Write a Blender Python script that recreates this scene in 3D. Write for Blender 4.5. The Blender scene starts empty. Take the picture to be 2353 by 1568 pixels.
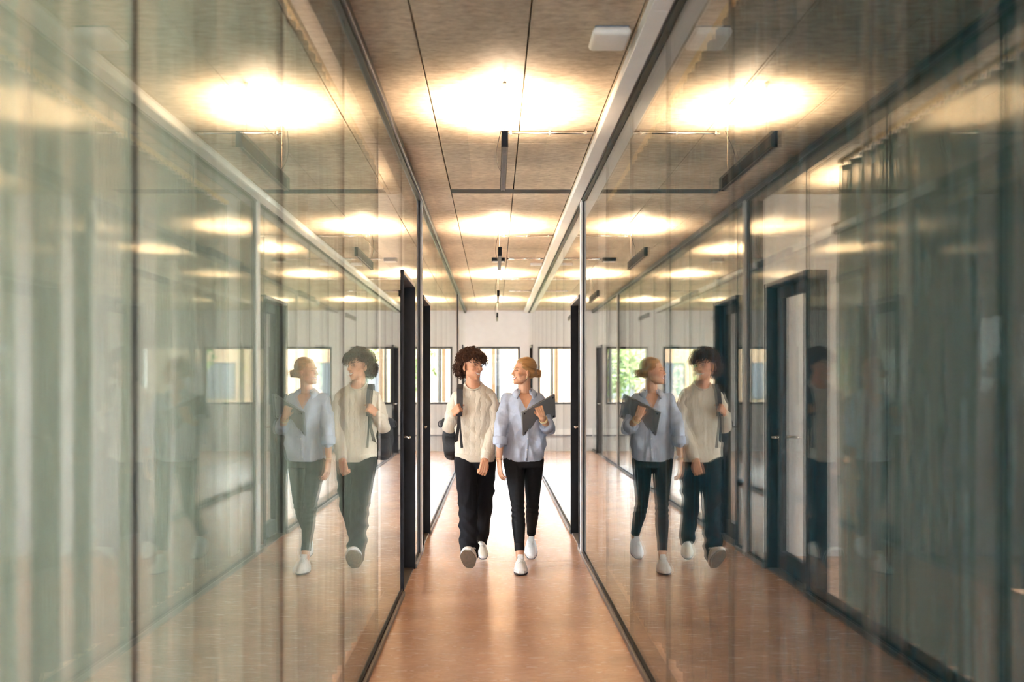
import bpy, bmesh, math, random
import numpy as np
from mathutils import Vector, Matrix, Euler, Quaternion
from mathutils.bvhtree import BVHTree

# ------------------------------------------------------------------ camera, sky, light, exposure
scene = bpy.context.scene
COL = scene.collection
cam_data = bpy.data.cameras.new('camera')
cam = bpy.data.objects.new('camera', cam_data)
COL.objects.link(cam)
cam.location = (0, 0, 1.48)
cam.rotation_euler = (math.pi / 2, 0, 0)
cam_data.sensor_width = 36.0
cam_data.lens = 35.0
cam_data.shift_x = 40.5 / 2353
cam_data.shift_y = 99.0 / 2353
cam_data.clip_start = 0.05
cam_data.dof.use_dof = True
cam_data.dof.focus_distance = 7.95
cam_data.dof.aperture_fstop = 2.0
scene.camera = cam

world = bpy.data.worlds.new('sky')
scene.world = world
world.use_nodes = True
wn = world.node_tree.nodes
wn['Background'].inputs[0].default_value = (0.90, 0.95, 1.05, 1)
wn['Background'].inputs[1].default_value = 9.0

sun_data = bpy.data.lights.new('sun', 'SUN')
sun_data.energy = 14.0
sun_data.color = (1.0, 0.93, 0.80)
sun_data.angle = math.radians(1.0)
sun = bpy.data.objects.new('sun', sun_data)
COL.objects.link(sun)
sun.rotation_euler = (math.radians(40), 0, math.radians(60))   # falls on the garden side, away from the corridor

vs = scene.view_settings
vs.view_transform = 'Standard'
vs.look = 'None'
vs.exposure = 1.8
vs.gamma = 1.0
vs.use_curve_mapping = False
LAMP_W = 22.0          # watts of each pendant's upward light
LAMP_COL = (1.0, 0.72, 0.48)

cy = scene.cycles
cy.max_bounces = 14
cy.diffuse_bounces = 5
cy.glossy_bounces = 8
cy.transmission_bounces = 8
cy.transparent_max_bounces = 48
cy.caustics_reflective = False
cy.caustics_refractive = False
cy.sample_clamp_indirect = 6.0
cy.blur_glossy = 0.3

R = math.radians
rng = random.Random(7)

# ------------------------------------------------------------------ tagging helpers
def tag(o, label=None, cat=None, group=None, kind=None):
    if label: o['label'] = label
    if cat: o['category'] = cat
    if group: o['group'] = group
    if kind: o['kind'] = kind
    return o

def empty(name, loc=(0, 0, 0), rz=0.0):
    o = bpy.data.objects.new(name, None)
    COL.objects.link(o)
    o.location = loc
    o.rotation_euler = (0, 0, rz)
    o.empty_display_size = 0.1
    return o

def mesh_obj(name, me, mat, parent=None, smooth=False):
    o = bpy.data.objects.new(name, me)
    COL.objects.link(o)
    if mat is not None and not me.materials:
        me.materials.append(mat)
    if smooth:
        me.polygons.foreach_set('use_smooth', [True] * len(me.polygons))
    if parent is not None:
        o.parent = parent
    return o

def copy_tree(o, parent=None):
    c = o.copy()
    COL.objects.link(c)
    c.parent = parent
    for ch in list(o.children):
        copy_tree(ch, c)
    return c

class MB:
    """collects boxes, tubes and lofts of ONE mesh"""
    def __init__(self):
        self.v, self.f = [], []
    def add(self, vs_, fs_):
        b = len(self.v)
        self.v += [tuple(v) for v in vs_]
        self.f += [tuple(i + b for i in f) for f in fs_]
        return self
    def box(self, x0, x1, y0, y1, z0, z1, M=None):
        p = [Vector((x, y, z)) for z in (z0, z1) for y in (y0, y1) for x in (x0, x1)]
        if M is not None: p = [M @ q for q in p]
        return self.add(p, [(0, 2, 3, 1), (4, 5, 7, 6), (0, 1, 5, 4), (2, 6, 7, 3), (0, 4, 6, 2), (1, 3, 7, 5)])
    def bbox(self, x0, x1, y0, y1, z0, z1, b=0.004, M=None):
        """box with chamfered edges"""
        bm = bmesh.new()
        bmesh.ops.create_cube(bm, size=1.0)
        for v in bm.verts:
            v.co = Vector(((x0 + x1) / 2 + v.co.x * (x1 - x0), (y0 + y1) / 2 + v.co.y * (y1 - y0), (z0 + z1) / 2 + v.co.z * (z1 - z0)))
        bmesh.ops.bevel(bm, geom=list(bm.edges), offset=b, segments=2, affect='EDGES', profile=0.5)
        bm.verts.index_update()
        vv = [(M @ v.co) if M is not None else v.co.copy() for v in bm.verts]
        ff = [[v.index for v in f.verts] for f in bm.faces]
        bm.free()
        return self.add(vv, ff)
    def tube(self, pts, rad, n=10, cap=True, flat=None):
        """tube along pts; rad one number or list; flat=(a,b) scales the section along its two axes"""
        pts = [Vector(p) for p in pts]
        m = len(pts)
        if not hasattr(rad, '__len__'): rad = [rad] * m
        rings = []
        t0 = (pts[1] - pts[0]).normalized()
        ref = Vector((0, 0, 1)) if abs(t0.z) < 0.9 else Vector((0, 1, 0))
        nrm = t0.cross(ref).normalized()
        for i in range(m):
            t = (pts[min(i + 1, m - 1)] - pts[max(i - 1, 0)])
            t = t.normalized() if t.length > 1e-9 else t0
            nrm = (nrm - t * nrm.dot(t))
            nrm = nrm.normalized() if nrm.length > 1e-9 else t.orthogonal().normalized()
            bn = t.cross(nrm)
            r = rad[i]
            a, b = flat if flat else (1, 1)
            rings.append([pts[i] + nrm * (r * a * math.cos(2 * math.pi * k / n)) + bn * (r * b * math.sin(2 * math.pi * k / n)) for k in range(n)])
        return self.rings(rings, cap)
    def rings(self, rings, cap=True):
        n = len(rings[0]); m = len(rings)
        v = [p for r in rings for p in r]
        f = []
        for i in range(m - 1):
            for k in range(n):
                a, b = i * n + k, i * n + (k + 1) % n
                f.append((a, b, b + n, a + n))
        if cap:
            f.append(tuple(range(n))[::-1])
            f.append(tuple((m - 1) * n + k for k in range(n)))
        return self.add(v, f)
    def ell(self, c, r, M=None, nu=20, nv=12):
        c = Vector(c)
        v = []
        for j in range(1, nv):
            th = math.pi * j / nv
            for i in range(nu):
                ph = 2 * math.pi * i / nu
                p = Vector((r[0] * math.sin(th) * math.cos(ph), r[1] * math.sin(th) * math.sin(ph), r[2] * math.cos(th)))
                v.append(p)
        v.append(Vector((0, 0, r[2]))); v.append(Vector((0, 0, -r[2])))
        if M is not None: v = [M @ p for p in v]
        v = [p + c for p in v]
        top, bot = (nv - 1) * nu, (nv - 1) * nu + 1
        f = []
        for i in range(nu):
            k = (i + 1) % nu
            f.append((top, i, k))
            for j in range(nv - 2):
                f.append((j * nu + i, (j + 1) * nu + i, (j + 1) * nu + k, j * nu + k))
            f.append(((nv - 2) * nu + i, bot, (nv - 2) * nu + k))
        return self.add(v, f)
    def caps(self, p0, p1, r0, r1, n=14):
        """tapered capsule"""
        p0, p1 = Vector(p0), Vector(p1)
        d = (p1 - p0).normalized()
        pts, rr = [], []
        for a in (-1.0, -0.86, -0.5):
            pts.append(p0 + d * (a * r0)); rr.append(max(0.12 * r0, r0 * math.sqrt(max(0, 1 - a * a))))
        pts.append(p0); rr.append(r0); pts.append(p1); rr.append(r1)
        for a in (0.5, 0.86, 1.0):
            pts.append(p1 + d * (a * r1)); rr.append(max(0.12 * r1, r1 * math.sqrt(max(0, 1 - a * a))))
        return self.tube(pts, rr, n)
    def chain(self, pts, rad, n=14):
        for i in range(len(pts) - 1):
            self.caps(pts[i], pts[i + 1], rad[i], rad[i + 1], n)
        return self
    def slab_rings(self, spec, n=36, p=2.4):
        """horizontal super-ellipse rings: (cx, cy, z, rx, ry)"""
        rings = []
        for cx, cy_, z, rx, ry in spec:
            ring = []
            for k in range(n):
                a = 2 * math.pi * k / n
                c, s = math.cos(a), math.sin(a)
                ring.append(Vector((cx + rx * math.copysign(abs(c) ** (2 / p), c), cy_ + ry * math.copysign(abs(s) ** (2 / p), s), z)))
            rings.append(ring)
        return self.rings(rings)
    def mesh(self, name, off=None):
        me = bpy.data.meshes.new(name)
        v = self.v if off is None else [(a[0] - off[0], a[1] - off[1], a[2] - off[2]) for a in self.v]
        me.from_pydata(v, [], self.f)
        me.update()
        bm = bmesh.new(); bm.from_mesh(me)
        bmesh.ops.recalc_face_normals(bm, faces=bm.faces)
        bm.to_mesh(me); bm.free()
        return me
    def build(self, name, mat, parent=None, smooth=False, off=None):
        return mesh_obj(name, self.mesh(name, off), mat, parent, smooth)

def remesh(mb, voxel, smooth_it=4, fac=0.5):
    """union of overlapping closed shapes into one continuous surface -> mesh datablock"""
    me = bpy.data.meshes.new('tmp')
    me.from_pydata(mb.v, [], mb.f); me.update()
    bm = bmesh.new(); bm.from_mesh(me)
    bmesh.ops.recalc_face_normals(bm, faces=bm.faces)
    bm.to_mesh(me); bm.free()
    o = bpy.data.objects.new('tmp', me)
    COL.objects.link(o)
    m = o.modifiers.new('r', 'REMESH'); m.mode = 'VOXEL'; m.voxel_size = voxel; m.adaptivity = 0
    if smooth_it:
        s = o.modifiers.new('s', 'SMOOTH'); s.factor = fac; s.iterations = smooth_it
    dg = bpy.context.evaluated_depsgraph_get()
    out = bpy.data.meshes.new_from_object(o.evaluated_get(dg), depsgraph=dg)
    bpy.data.objects.remove(o)
    bpy.data.meshes.remove(me)
    return out

def get_co(me):
    a = np.empty(len(me.vertices) * 3, dtype=np.float32)
    me.vertices.foreach_get('co', a)
    return a.reshape(-1, 3)

def get_no(me):
    a = np.empty(len(me.vertices) * 3, dtype=np.float32)
    me.vertices.foreach_get('normal', a)
    return a.reshape(-1, 3)

def set_co(me, a):
    me.vertices.foreach_set('co', np.ascontiguousarray(a, dtype=np.float32).ravel())
    me.update()

# ------------------------------------------------------------------ materials
MATS = {}
def node_mat(name):
    m = bpy.data.materials.new(name)
    m.use_nodes = True
    nt = m.node_tree
    MATS[name] = m
    return m, nt, nt.nodes, nt.links, nt.nodes['Principled BSDF']

def pmat(name, col, rough=0.5, metal=0.0, var=0.08, scale=20.0, bump=0.0, bscale=80.0, spec=0.5, sheen=0.0, stretch=(1, 1, 1)):
    m, nt, N, L, P_ = node_mat(name)
    tc = N.new('ShaderNodeTexCoord')
    mp = N.new('ShaderNodeMapping'); mp.inputs['Scale'].default_value = stretch
    L.new(tc.outputs['Object'], mp.inputs[0])
    nz = N.new('ShaderNodeTexNoise'); nz.inputs['Scale'].default_value = scale; nz.inputs['Detail'].default_value = 4
    L.new(mp.outputs[0], nz.inputs['Vector'])
    rp = N.new('ShaderNodeValToRGB')
    rp.color_ramp.elements[0].position = 0.3; rp.color_ramp.elements[1].position = 0.7
    rp.color_ramp.elements[0].color = tuple(c * (1 - var) for c in col) + (1,)
    rp.color_ramp.elements[1].color = tuple(min(1, c * (1 + var)) for c in col) + (1,)
    L.new(nz.outputs[0], rp.inputs[0])
    L.new(rp.outputs[0], P_.inputs['Base Color'])
    P_.inputs['Roughness'].default_value = rough
    P_.inputs['Metallic'].default_value = metal
    P_.inputs['Specular IOR Level'].default_value = spec
    if sheen: P_.inputs['Sheen Weight'].default_value = sheen
    if bump:
        n2 = N.new('ShaderNodeTexNoise'); n2.inputs['Scale'].default_value = bscale; n2.inputs['Detail'].default_value = 3
        L.new(mp.outputs[0], n2.inputs['Vector'])
        b = N.new('ShaderNodeBump'); b.inputs['Strength'].default_value = bump; b.inputs['Distance'].default_value = 0.01
        L.new(n2.outputs[0], b.inputs['Height']); L.new(b.outputs[0], P_.inputs['Normal'])
    return m

def mathn(N, L, op, a, b=None):
    n = N.new('ShaderNodeMath'); n.operation = op
    for i, x in enumerate((a, b)):
        if x is None: continue
        if isinstance(x, (int, float)): n.inputs[i].default_value = x
        else: L.new(x, n.inputs[i])
    return n.outputs[0]

def glass_mat(name, tint, rough=0.0, f0=0.043):
    """clear pane: sees through, mirrors more the flatter one looks along it (Fresnel of glass)"""
    m, nt, N, L, P_ = node_mat(name)
    N.remove(P_)
    out = N['Material Output']
    geo = N.new('ShaderNodeNewGeometry')
    dp = N.new('ShaderNodeVectorMath'); dp.operation = 'DOT_PRODUCT'
    L.new(geo.outputs['Incoming'], dp.inputs[0]); L.new(geo.outputs['Normal'], dp.inputs[1])
    c = mathn(N, L, 'ABSOLUTE', dp.outputs['Value'])
    f = mathn(N, L, 'POWER', mathn(N, L, 'SUBTRACT', 1.0, c), 5.0)
    f = mathn(N, L, 'ADD', mathn(N, L, 'MULTIPLY', f, 1 - f0), f0)
    tr = N.new('ShaderNodeBsdfTransparent'); tr.inputs[0].default_value = tint + (1,)
    gl = N.new('ShaderNodeBsdfGlossy'); gl.inputs['Roughness'].default_value = rough
    gl.inputs['Color'].default_value = (0.96, 0.98, 0.96, 1)
    mx = N.new('ShaderNodeMixShader')
    L.new(f, mx.inputs[0]); L.new(tr.outputs[0], mx.inputs[1]); L.new(gl.outputs[0], mx.inputs[2])
    L.new(mx.outputs[0], out.inputs['Surface'])
    return m

def curtain_mat(name, col, sheer=0.25, transl=0.4):
    m, nt, N, L, P_ = node_mat(name)
    N.remove(P_)
    out = N['Material Output']
    tc = N.new('ShaderNodeTexCoord')
    mp = N.new('ShaderNodeMapping'); mp.inputs['Scale'].default_value = (1, 1, 0.05)
    L.new(tc.outputs['Object'], mp.inputs[0])
    nz = N.new('ShaderNodeTexNoise'); nz.inputs['Scale'].default_value = 60; nz.inputs['Detail'].default_value = 3
    L.new(mp.outputs[0], nz.inputs['Vector'])
    rp = N.new('ShaderNodeValToRGB')
    rp.color_ramp.elements[0].position = 0.3; rp.color_ramp.elements[1].position = 0.7
    rp.color_ramp.elements[0].color = tuple(c * 0.88 for c in col) + (1,)
    rp.color_ramp.elements[1].color = tuple(col) + (1,)
    L.new(nz.outputs[0], rp.inputs[0])
    d = N.new('ShaderNodeBsdfDiffuse'); t = N.new('ShaderNodeBsdfTranslucent'); s = N.new('ShaderNodeBsdfTransparent')
    L.new(rp.outputs[0], d.inputs[0]); L.new(rp.outputs[0], t.inputs[0])
    m1 = N.new('ShaderNodeMixShader'); m1.inputs[0].default_value = transl
    L.new(d.outputs[0], m1.inputs[1]); L.new(t.outputs[0], m1.inputs[2])
    m2 = N.new('ShaderNodeMixShader'); m2.inputs[0].default_value = sheer
    L.new(m1.outputs[0], m2.inputs[1]); L.new(s.outputs[0], m2.inputs[2])
    L.new(m2.outputs[0], out.inputs['Surface'])
    return m

def ramp(N, L, src, stops):
    rp = N.new('ShaderNodeValToRGB')
    el = rp.color_ramp.elements
    while len(el) < len(stops): el.new(0.5)
    for e, (p, c) in zip(el, stops):
        e.position = p; e.color = tuple(c) + (1,) if len(c) == 3 else c
    L.new(src, rp.inputs[0])
    return rp.outputs[0]

def concrete_mat():
    m, nt, N, L, P_ = node_mat('board_marked_concrete')
    geo = N.new('ShaderNodeNewGeometry')
    mp = N.new('ShaderNodeMapping'); mp.inputs['Scale'].default_value = (0.9, 1.5, 1.0)
    L.new(geo.outputs['Position'], mp.inputs[0])
    n1 = N.new('ShaderNodeTexNoise'); n1.inputs['Scale'].default_value = 17; n1.inputs['Detail'].default_value = 8; n1.inputs['Roughness'].default_value = 0.65
    L.new(mp.outputs[0], n1.inputs['Vector'])
    n2 = N.new('ShaderNodeTexNoise'); n2.inputs['Scale'].default_value = 1.4; n2.inputs['Detail'].default_value = 5
    L.new(geo.outputs['Position'], n2.inputs['Vector'])
    # boards: stripes of slightly different tone along the corridor
    mp3 = N.new('ShaderNodeMapping'); mp3.inputs['Scale'].default_value = (5.7, 0.38, 0)
    L.new(geo.outputs['Position'], mp3.inputs[0])
    vo = N.new('ShaderNodeTexWhiteNoise'); vo.noise_dimensions = '2D'
    fl = N.new('ShaderNodeVectorMath'); fl.operation = 'FLOOR'
    L.new(mp3.outputs[0], fl.inputs[0]); L.new(fl.outputs[0], vo.inputs['Vector'])
    base = ramp(N, L, n1.outputs[0], [(0.30, (0.43, 0.36, 0.275)), (0.5, (0.59, 0.51, 0.40)), (0.70, (0.72, 0.65, 0.53))])
    t2 = ramp(N, L, n2.outputs[0], [(0.35, (0.76, 0.74, 0.71)), (0.65, (1.08, 1.06, 1.03))])
    t3 = ramp(N, L, vo.outputs['Value'], [(0.0, (0.88, 0.88, 0.89)), (1.0, (1.06, 1.05, 1.04))])
    mx = N.new('ShaderNodeMix'); mx.data_type = 'RGBA'; mx.blend_type = 'MULTIPLY'; mx.inputs[0].default_value = 1
    L.new(base, mx.inputs[6]); L.new(t2, mx.inputs[7])
    mx2 = N.new('ShaderNodeMix'); mx2.data_type = 'RGBA'; mx2.blend_type = 'MULTIPLY'; mx2.inputs[0].default_value = 1
    L.new(mx.outputs[2], mx2.inputs[6]); L.new(t3, mx2.inputs[7])
    # pores and short dark scratches across
    mp4 = N.new('ShaderNodeMapping'); mp4.inputs['Scale'].default_value = (7, 30, 1)
    L.new(geo.outputs['Position'], mp4.inputs[0])
    n4 = N.new('ShaderNodeTexNoise'); n4.inputs['Scale'].default_value = 1.6; n4.inputs['Detail'].default_value = 4
    L.new(mp4.outputs[0], n4.inputs['Vector'])
    pores = ramp(N, L, n4.outputs[0], [(0.27, (0.50, 0.46, 0.42)), (0.33, (1, 1, 1))])
    mx3 = N.new('ShaderNodeMix'); mx3.data_type = 'RGBA'; mx3.blend_type = 'MULTIPLY'; mx3.inputs[0].default_value = 1
    L.new(mx2.outputs[2], mx3.inputs[6]); L.new(pores, mx3.inputs[7])
    L.new(mx3.outputs[2], P_.inputs['Base Color'])
    P_.inputs['Roughness'].default_value = 0.55
    P_.inputs['Specular IOR Level'].default_value = 0.12
    b = N.new('ShaderNodeBump'); b.inputs['Strength'].default_value = 0.2; b.inputs['Distance'].default_value = 0.01
    L.new(n1.outputs[0], b.inputs['Height']); L.new(b.outputs[0], P_.inputs['Normal'])
    return m

def floor_mat():
    m, nt, N, L, P_ = node_mat('terracotta_screed')
    geo = N.new('ShaderNodeNewGeometry')
    mp = N.new('ShaderNodeMapping'); mp.inputs['Scale'].default_value = (3.0, 13.0, 1.0)
    L.new(geo.outputs['Position'], mp.inputs[0])
    n1 = N.new('ShaderNodeTexNoise'); n1.inputs['Scale'].default_value = 3.2; n1.inputs['Detail'].default_value = 7; n1.inputs['Roughness'].default_value = 0.62
    n1.inputs['Distortion'].default_value = 0.5
    L.new(mp.outputs[0], n1.inputs['Vector'])
    n2 = N.new('ShaderNodeTexNoise'); n2.inputs['Scale'].default_value = 2.0; n2.inputs['Detail'].default_value = 4
    L.new(geo.outputs['Position'], n2.inputs['Vector'])
    base = ramp(N, L, n1.outputs[0], [(0.36, (0.52, 0.305, 0.205)), (0.5, (0.63, 0.39, 0.27)), (0.64, (0.72, 0.465, 0.33))])
    t2 = ramp(N, L, n2.outputs[0], [(0.35, (0.84, 0.84, 0.86)), (0.65, (1.05, 1.04, 1.02))])
    mx = N.new('ShaderNodeMix'); mx.data_type = 'RGBA'; mx.blend_type = 'MULTIPLY'; mx.inputs[0].default_value = 1
    L.new(base, mx.inputs[6]); L.new(t2, mx.inputs[7])
    L.new(mx.outputs[2], P_.inputs['Base Color'])
    rr = ramp(N, L, n1.outputs[0], [(0.3, (0.30, 0.30, 0.30)), (0.7, (0.20, 0.20, 0.20))])
    L.new(rr, P_.inputs['Roughness'])
    P_.inputs['Specular IOR Level'].default_value = 0.5
    b = N.new('ShaderNodeBump'); b.inputs['Strength'].default_value = 0.10; b.inputs['Distance'].default_value = 0.01
    L.new(n1.outputs[0], b.inputs['Height']); L.new(b.outputs[0], P_.inputs['Normal'])
    return m

M_CONC = concrete_mat()
M_FLOOR = floor_mat()
M_WHITE = pmat('white_paint', (0.60, 0.585, 0.57), 0.7, var=0.03, scale=6)
M_DUCT = pmat('white_trunking', (0.74, 0.73, 0.71), 0.45, var=0.03, scale=8)
M_BLACK = pmat('black_steel', (0.008, 0.0085, 0.012), 0.6, var=0.2, scale=15, spec=0.2)
M_CHAN = pmat('grey_aluminium', (0.16, 0.165, 0.18), 0.35, metal=0.7, var=0.1, scale=12, stretch=(1, 0.1, 1))
M_KERB = pmat('dark_grey_base', (0.12, 0.105, 0.095), 0.4, metal=0.3, var=0.15, scale=12)
M_SEAL = pmat('dark_seal', (0.06, 0.065, 0.055), 0.6)
M_STEEL = pmat('brushed_steel', (0.72, 0.68, 0.62), 0.25, metal=1.0, var=0.05)
M_FRAME = pmat('dark_window_frame', (0.035, 0.038, 0.042), 0.45, var=0.1)
M_GLASS = glass_mat('partition_glass', (0.975, 0.985, 0.975))
M_WGLASS = glass_mat('window_glass', (0.98, 0.99, 0.98), f0=0.003)   # reflects less, to hide the back window's mirror image
M_CURT_L = curtain_mat('pale_sheer_curtain', (0.20, 0.235, 0.185), 0.13, 0.45)
M_CURT_R = curtain_mat('dark_blue_grey_curtain', (0.012, 0.045, 0.058), 0.10, 0.5)
M_RAIL = pmat('brass_rail', (0.80, 0.55, 0.22), 0.45, metal=0.2, var=0.1)
M_PLASTIC = pmat('white_plastic', (0.78, 0.75, 0.70), 0.45, var=0.02)
M_LOUVRE = pmat('dull_louvre', (0.32, 0.26, 0.22), 0.4, metal=0.4)
M_WOOD = pmat('larch_post', (0.060, 0.034, 0.018), 0.9, spec=0.03, var=0.15, scale=8, stretch=(8, 8, 0.5))
M_GREYP = pmat('grey_downpipe', (0.022, 0.021, 0.020), 0.9, spec=0.03)

def P(px, py, y):
    """a point of the photograph at depth y, in metres"""
    k = 2288.0 / y
    return Vector(((px - 1136) / k, y, 1.48 - (py - 883) / k))

# ------------------------------------------------------------------ the setting
XL, XR, H, YE, YB = -0.645, 0.765, 3.11, 22.0, -4.0
RX = 5.2                  # how far the rooms beside the corridor reach
GAP = 0.095               # between the two panes of the partition
TH = 0.010

# floor: long sheets with open joints
floor = tag(empty('floor'), kind='structure')
ys = [YB, 0.3, 4.3, 8.32, 12.3, 16.3, 20.3, YE]
for a, b in zip(ys[:-1], ys[1:]):
    MB().bbox(-RX, RX, a + 0.002, b - 0.002, -0.06, 0.0, 0.0015).build('floor_sheet', M_FLOOR, floor)
MB().box(-RX, RX, YB, YE, -0.10, -0.058).build('subfloor', M_SEAL, floor)

# ceiling: concrete panels between shuttering joints, a slot filled with black for its shade, a slab above
ceil = tag(empty('ceiling'), kind='structure')
xs = [-RX, -3.52, -2.99, -2.47, -1.94, -1.415, -0.89, -0.366, 0.16, 0.645, 1.21, 1.735, 2.26, 2.79, 3.31, RX]
yj = [YB, -1.15, 1.48, 4.11, 6.74, 9.37, 12.0, 14.63, 17.26, 19.9, YE]
SLOTS = [(-0.366, 0.645, 8.33, 8.52)]
for i in range(len(xs) - 1):
    for j in range(len(yj) - 1):
        x0, x1, y0, y1 = xs[i], xs[i + 1], yj[j], yj[j + 1]
        dz = rng.uniform(-0.0012, 0.0012)
        g = 0.0038
        segs = [(y0 + g, y1 - g)]
        for sx0, sx1, sy0, sy1 in SLOTS:
            if x0 >= sx0 - 1e-3 and x1 <= sx1 + 1e-3 and y0 < sy0 and y1 > sy1:
                segs = [(y0 + g, sy0), (sy1, y1 - g)]
        for a, b in segs:
            MB().bbox(x0 + g, x1 - g, a, b, H + dz, H + 0.10, 0.002).build('concrete_panel', M_CONC, ceil)
MB().box(-RX, RX, YB, YE, H + 0.10, H + 0.16).build('slab', M_SEAL, ceil)
MB().box(-0.366, 0.645, 8.332, 8.518, H + 0.002, H + 0.09).build('slot_shade', M_BLACK, ceil)  # solid black stands in for the shade inside the recess

# ---- glass partitions
def partition(name, X, s, joints, doors, posts):
    """s = +1: the room lies towards +x"""
    w = tag(empty(name), kind='structure')
    zt, zb = H - 0.06, 0.05
    def bx(nm, mat, d0, d1, y0, y1, z0, z1, b=None, par=w):
        xa, xb = sorted((X + s * d0, X + s * d1))
        mb = MB()
        if b: mb.bbox(xa, xb, y0, y1, z0, z1, b)
        else: mb.box(xa, xb, y0, y1, z0, z1)
        return mb.build(nm, mat, par)
    door_spans = [(d[0], d[1]) for d in doors]
    # head and base channels, interrupted by doors and posts
    cuts = sorted(door_spans)
    bx('head_channel', M_CHAN, -0.030, GAP + 0.03, YB, YE, H - 0.045, H, 0.004)
    bx('head_gasket', M_SEAL, -0.012, GAP + 0.02, YB, YE, H - 0.062, H - 0.046)
    y = YB
    for a, b in cuts + [(YE, YE)]:
        if a - y > 0.02:
            bx('base_kerb', M_KERB, -0.022, GAP + 0.03, y, a, 0.0, 0.036, 0.004)
            bx('base_gasket', M_BLACK, -0.007, GAP + 0.015, y, a, 0.036, 0.052)
        y = b
    # panes
    for a, b in joints:
        for d in (0.0,):
            bx('glass_pane', M_GLASS, d, d + TH, a + 0.0025, b - 0.0025, zb, zt)
        bx('joint_seal', M_SEAL, 0.0, TH, b - 0.0025, b + 0.0025, zb, zt)
    for a, b, top in doors:
        for d in (0.0,):
            bx('glass_pane', M_GLASS, d, d + TH, a + 0.004, b - 0.004, top + 0.03, zt)
    for p, wdt in posts:
        bx('mullion', M_BLACK, -0.008, GAP + 0.03, p - wdt / 2 - 0.03, p - wdt / 2, 0.0, zt, 0.003)
        bx('mullion', M_BLACK, -0.008, GAP + 0.03, p + wdt / 2, p + wdt / 2 + 0.03, 0.0, zt, 0.003)
        bx('end_cap', M_WHITE, -0.022, GAP + 0.03, p - wdt / 2, p + wdt / 2, 0.0, H - 0.045, 0.003)
    return w

DT = 2.25
L_doors = [(6.95, 7.99, DT), (8.92, 9.85, DT), (20.15, 21.2, DT)]
R_doors = [(8.90, 9.85, DT), (20.15, 21.2, DT)]
L_j = [(-3.2, -1.95), (-1.95, -0.70), (-0.70, 0.55), (0.55, 1.80), (1.80, 3.04), (3.04, 4.28), (4.28, 5.53), (5.53, 6.95),
       (7.99, 8.49), (8.71, 8.92), (9.85, 11.1), (11.1, 12.35), (12.35, 13.6), (13.6, 14.85), (14.85, 16.1), (16.1, 17.42),
       (17.58, 18.85), (18.85, 20.15), (21.2, YE)]
R_j = [(-2.7, -1.50), (-1.50, -0.32), (-0.32, 0.87), (0.87, 2.06), (2.06, 3.25), (3.25, 4.43), (4.43, 5.61), (5.61, 6.81), (6.81, 8.49),
       (8.71, 8.90), (9.85, 11.1), (11.1, 12.35), (12.35, 13.6), (13.6, 14.85), (14.85, 16.1), (16.1, 17.42), (17.42, 18.85), (18.85, 20.15), (21.2, YE)]
partition('wall_left', XL, -1, L_j, L_doors, [(8.60, 0.10), (17.5, 0.05)])
partition('wall_right', XR, 1, R_j, R_doors, [(8.60, 0.10)])

# ---- doors: black steel frame set through the partition, glazed leaf at the back of the reveal, lever handles
def door(n, X, s, y0, y1, top, hinge_far=False):
    o = tag(empty('door_%d' % n, (X, (y0 + y1) / 2, 0)), kind='structure')
    off = (X, (y0 + y1) / 2, 0)
    def bx(nm, mat, d0, d1, ya, yb, z0, z1, b=0.003, par=o, o2=off):
        xa, xb = sorted((X + s * d0, X + s * d1))
        return MB().bbox(xa, xb, ya, yb, z0, z1, b).build(nm, mat, par, off=o2)
    f = 0.03
    bx('jamb', M_BLACK, -0.012, 0.15, y0, y0 + f, 0, top + f)
    bx('jamb', M_BLACK, -0.012, 0.15, y1 - f, y1, 0, top + f)
    bx('head', M_CHAN, -0.012, 0.15, y0 + f, y1 - f, top, top + f)
    bx('threshold', M_KERB, 0.0, 0.15, y0 + f, y1 - f, 0.0, 0.012, 0.002)
    a, b, zt = y0 + f + 0.004, y1 - f - 0.004, top - 0.004
    d0, d1, st = 0.085, 0.135, 0.085
    xa, xb = sorted((X + s * d0, X + s * d1))
    leaf = MB()
    leaf.bbox(xa, xb, a, a + st, 0.014, zt, 0.003).bbox(xa, xb, b - st, b, 0.014, zt, 0.003)
    leaf.bbox(xa, xb, a + st, b - st, zt - st, zt, 0.003).bbox(xa, xb, a + st, b - st, 0.014, 0.16, 0.003)
    lf = leaf.build('leaf', M_BLACK, o, off=off)
    bx('glass_panel', M_GLASS, 0.104, 0.114, a + st - 0.002, b - st + 0.002, 0.158, zt - st + 0.002, 0.001)
    hy = (a + st / 2) if hinge_far else (b - st / 2)
    dr = 1 if hinge_far else -1
    zh = 1.06
    h = MB()
    x = lambda d: X + s * d
    h.bbox(*sorted((x(0.085), x(0.080))), hy - 0.02, hy + 0.02, zh - 0.14, zh + 0.07, 0.002)
    h.tube([(x(0.082), hy, zh), (x(0.045), hy, zh), (x(0.026), hy + dr * 0.012, zh), (x(0.022), hy + dr * 0.035, zh), (x(0.022), hy + dr * 0.13, zh)], 0.010, 10)
    h.build('handle', M_STEEL, o, smooth=True, off=off)
    h2 = MB()
    h2.tube([(x(0.136), hy, zh), (x(0.175), hy, zh), (x(0.194), hy + dr * 0.012, zh), (x(0.198), hy + dr * 0.035, zh), (x(0.198), hy + dr * 0.13, zh)], 0.010, 10)
    h2.build('handle', M_STEEL, o, smooth=True, off=off)
    for z in (0.25, 1.2, 2.0):
        hh = (b - 0.005) if hinge_far else (a + 0.005)
        MB().tube([(x(0.083), hh, z - 0.04), (x(0.083), hh, z + 0.04)], 0.007, 8).build('hinge', M_STEEL, o, off=off)
    return o

n = 0
for X, s, ds in ((XL, -1, L_doors), (XR, 1, R_doors)):
    for (a, b, t) in ds:
        n += 1
        door(n, X, s, a, b, t)

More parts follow.
